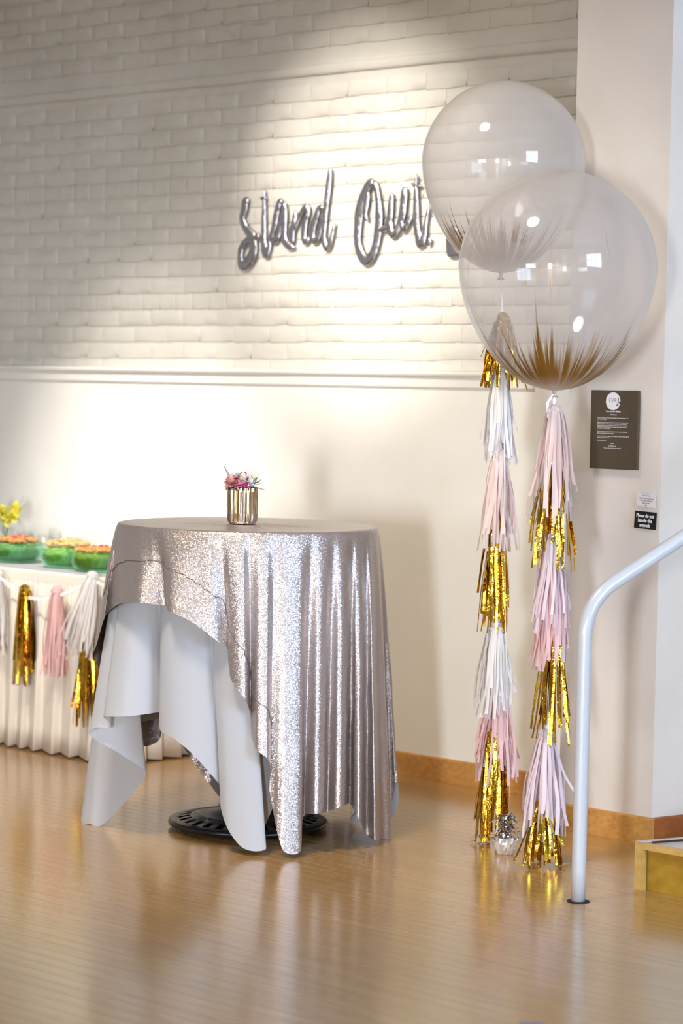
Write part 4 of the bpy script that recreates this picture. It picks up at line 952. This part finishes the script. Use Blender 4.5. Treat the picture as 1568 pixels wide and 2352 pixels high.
# yellow flowers in a clear vase
c = at_z(8, 1268, BT); gv = empty('glass_vase', c, 'clear glass vase of yellow flowers at the left edge', 'vase')
b = MB(); b.lathe([(.0001, .0005), (.04, .0005), (.043, .005), (.05, .115), (.047, .115), (.04, .010), (.0001, .009)], c, 32); build(b, 'vase_body', M_CLEAR, gv, True)
M_YEL = simple('yellow_petal', (.85, .78, .12), .5); M_YGR = simple('pale_green_leaf', (.34, .46, .22), .6)
yl = [(6, 1180, 'yellow blossom at the very left of the buffet vase'), (36, 1173, 'highest yellow blossom in the buffet vase'), (30, 1188, 'yellow blossom low at the right of the buffet vase'), (14, 1196, 'yellow blossom at the rim of the buffet vase'), (-8, 1172, 'yellow blossom half outside the left edge')]
for i, (px, py, lab) in enumerate(yl):
    p = at_y(px, py, c.y - .02 - .01 * (i % 3)); e_ = empty('yellow_flower', p, lab, 'flower', 'yellow flowers in the buffet vase'); rr = random.Random(i)
    for li, (cnt, ll) in enumerate(((9, .045), (7, .034))):
        b = MB()
        for k in range(cnt):
            a_ = 6.283 * k / cnt + li * .3; petal(b, p, (math.cos(a_) * .9, -.45, math.sin(a_) * .7 + .4 * li + .2), ll * rr.uniform(.85, 1.15), .030, .2, rr)
        build(b, 'petals', M_YEL, e_, True, fix=False)
    b = MB(); b.tube([p, p.lerp(c + ZV * .1, .6), c + ZV * .02], .0018, 6); build(b, 'stem', M_STEM, e_, True)
lf = empty('leaf_sprig', c + ZV * .1, 'pale green leaf sprig rising above the yellow flowers', 'leaves')
for (qx, qy, wd_) in ((58, 1138, .022), (62, 1160, .018), (52, 1166, .016), (14, 1162, .016), (44, 1205, .02), (30, 1150, .012)):
    p = at_y(40 if qx > 20 else 25, 1178 if qy < 1200 else 1190, c.y - .01); t = at_y(qx, qy, c.y - .01); b = MB(); petal(b, p, t - p, (t - p).length, wd_, .1, random, 5); build(b, 'leaf', M_YGR, lf, True, fix=False)
p = at_y(40, 1178, c.y - .01); b = MB(); b.tube([p, p.lerp(c + ZV * .1, .6), c + ZV * .02], .0018, 6); build(b, 'stem', M_STEM, lf, True)

# ================================================================== FOIL SCRIPT BALLOON LETTERS
def lp(x, y): return at_n(500 + x / 2.6133, 340 + y / 2.6133, BN + .016)
def stroke(b, pts, w, sub=5):
    """flat inflated foil stroke along pixel-traced points lying on a plane parallel to the wall; w = width in metres (list or number)"""
    P = [lp(*q) for q in pts]; n_ = len(P); ws_ = w if isinstance(w, (list, tuple)) else [w] * n_
    path = []; wl = []
    for i in range(n_ - 1):
        for k in range(sub):
            t = k / sub; path.append(catmull(P[max(i - 1, 0)], P[i], P[i + 1], P[min(i + 2, n_ - 1)], t)); wl.append(1.6 * (ws_[i] + (ws_[i + 1] - ws_[i]) * t))
    path.append(P[-1]); wl.append(1.6 * ws_[-1])
    N = len(path); m_ = 10; vs = []; fs = []
    for i, p in enumerate(path):
        t = (path[min(i + 1, N - 1)] - path[max(i - 1, 0)]).normalized(); s_ = t.cross(EN).normalized()
        endf = min(1, .55 + .45 * min(i, N - 1 - i) / 2.0); pinch = 1 - .10 * (1 if (i % 7 == 3) else 0)
        for k in range(m_):
            a_ = 2 * PI * k / m_; ca, sa = math.cos(a_), math.sin(a_)
            vs.append(p + s_ * ca * wl[i] * .5 * endf + EN * (sa * .0065 * endf * pinch * (1.25 - .5 * abs(ca))))
    for i in range(N - 1):
        for k in range(m_): fs.append((i * m_ + k, i * m_ + (k + 1) % m_, (i + 1) * m_ + (k + 1) % m_, (i + 1) * m_ + k))
    fs += [tuple(range(m_))[::-1], tuple(range((N - 1) * m_, N * m_))]
    b.add(vs, fs)
def word(label, letters, key):
    o0 = lp(*key); e_ = empty('foil_script_word', o0, label, 'balloon letters', 'silver foil script words on the brick wall')
    for strokes in letters:
        b = MB()
        for pts, w in strokes: stroke(b, pts, w)
        build(b, 'letter', M_SILVER, e_, True)
    return e_
k_ = .026
word('silver foil script word beginning with s, left on the brick', [
    [([(185, 322), (165, 322), (158, 370), (145, 425), (168, 480), (204, 530), (214, 590), (203, 650), (172, 695), (143, 698), (134, 655), (140, 605), (170, 562), (215, 545), (250, 522)], [.018, .026, .026, .022, .024, .032, .030, .034, .034, .030, .022, .022, .022, .022, .018])],
    [([(281, 250), (279, 320), (277, 400), (276, 480), (276, 560), (282, 610), (290, 645), (304, 600), (312, 555)], [.006, .012, .018, .02, .022, .03, .02, .02, .014]), ([(256, 297), (275, 306), (293, 296)], [.006, .014, .008])],
    [([(388, 318), (368, 330), (350, 400), (338, 470), (318, 548), (350, 545), (375, 470), (395, 380), (396, 325)], [.016, .02, .022, .022, .016, .022, .022, .024, .018]), ([(398, 330), (402, 400), (396, 480), (398, 550), (428, 585), (462, 598)], [.016, .022, .024, .024, .024, .01])],
    [([(468, 376), (458, 450), (440, 530), (452, 570)], [.012, .022, .028, .02]), ([(455, 500), (485, 430), (510, 375), (533, 358), (540, 385), (526, 440), (516, 505), (524, 562), (550, 535)], [.012, .016, .018, .022, .02, .02, .022, .02, .012])],
    [([(635, 358), (605, 366), (585, 430), (563, 505), (575, 552), (600, 540), (622, 470), (640, 395)], [.014, .018, .022, .026, .022, .018, .018, .016]), ([(676, 120), (668, 190), (660, 265), (650, 350), (642, 440), (634, 520), (642, 575), (656, 598), (676, 565), (690, 505), (704, 445)], [.012, .020, .022, .020, .018, .020, .022, .02, .014, .012, .006])]],
    (300, 640))
word('silver foil script word with a tall round O, right on the brick', [
    [([(935, 205), (905, 222), (870, 300), (848, 390), (840, 480), (838, 560), (856, 635), (888, 672), (925, 645), (950, 570), (962, 490), (968, 400), (962, 310), (950, 235), (932, 205)], [.022, .026, .030, .032, .028, .026, .028, .032, .026, .026, .028, .028, .020, .020, .016]), ([(905, 262), (890, 340), (885, 400), (903, 438)], [.014, .022, .016, .006])],
    [([(965, 490), (1010, 478), (1030, 430), (1038, 350), (1045, 268)], [.016, .018, .022, .022, .014]), ([(1030, 430), (1040, 505), (1062, 515), (1090, 460), (1108, 390), (1116, 310), (1122, 235)], [.022, .024, .020, .022, .026, .026, .024]), ([(1095, 420), (1112, 485), (1140, 450), (1165, 400)], [.016, .018, .018, .010])],
    [([(1193, 158), (1191, 215), (1190, 290), (1190, 370), (1192, 440), (1200, 510), (1216, 568), (1236, 525), (1247, 460), (1258, 400), (1270, 345)], [.006, .012, .018, .022, .022, .024, .032, .022, .014, .012, .008]), ([(1162, 212), (1190, 226), (1226, 228)], [.006, .014, .006])]],
    (890, 690))
def mark(label, pts, w, name):
    e_ = empty(name, lp(*pts[-1]), label, 'balloon letters'); b = MB(); stroke(b, pts, w); build(b, 'foil', M_SILVER, e_, True)
mark('small silver foil comma after the second script word', [(1270, 540), (1272, 560), (1262, 588)], [.012, .014, .005], 'foil_comma')
mark('silver foil stroke of the next word partly behind the rear balloon', [(1408, 470), (1412, 540), (1415, 600), (1418, 655)], [.03, .048, .05, .046], 'foil_stroke')

# ================================================================== TAPE
tp0 = [at_z(1194, 2349, .0004), at_z(1254, 2351, .0004), at_z(1252, 2372, .0004), at_z(1190, 2370, .0004)]
b = MB(); b.prism(tp0, ZV * .0006); o_ = build(b, 'floor_tape', simple('blue_masking_tape', (.10, .24, .62), .6), org=tp0[0]); tag(o_, 'strip of blue tape stuck on the floor in the foreground', 'tape')
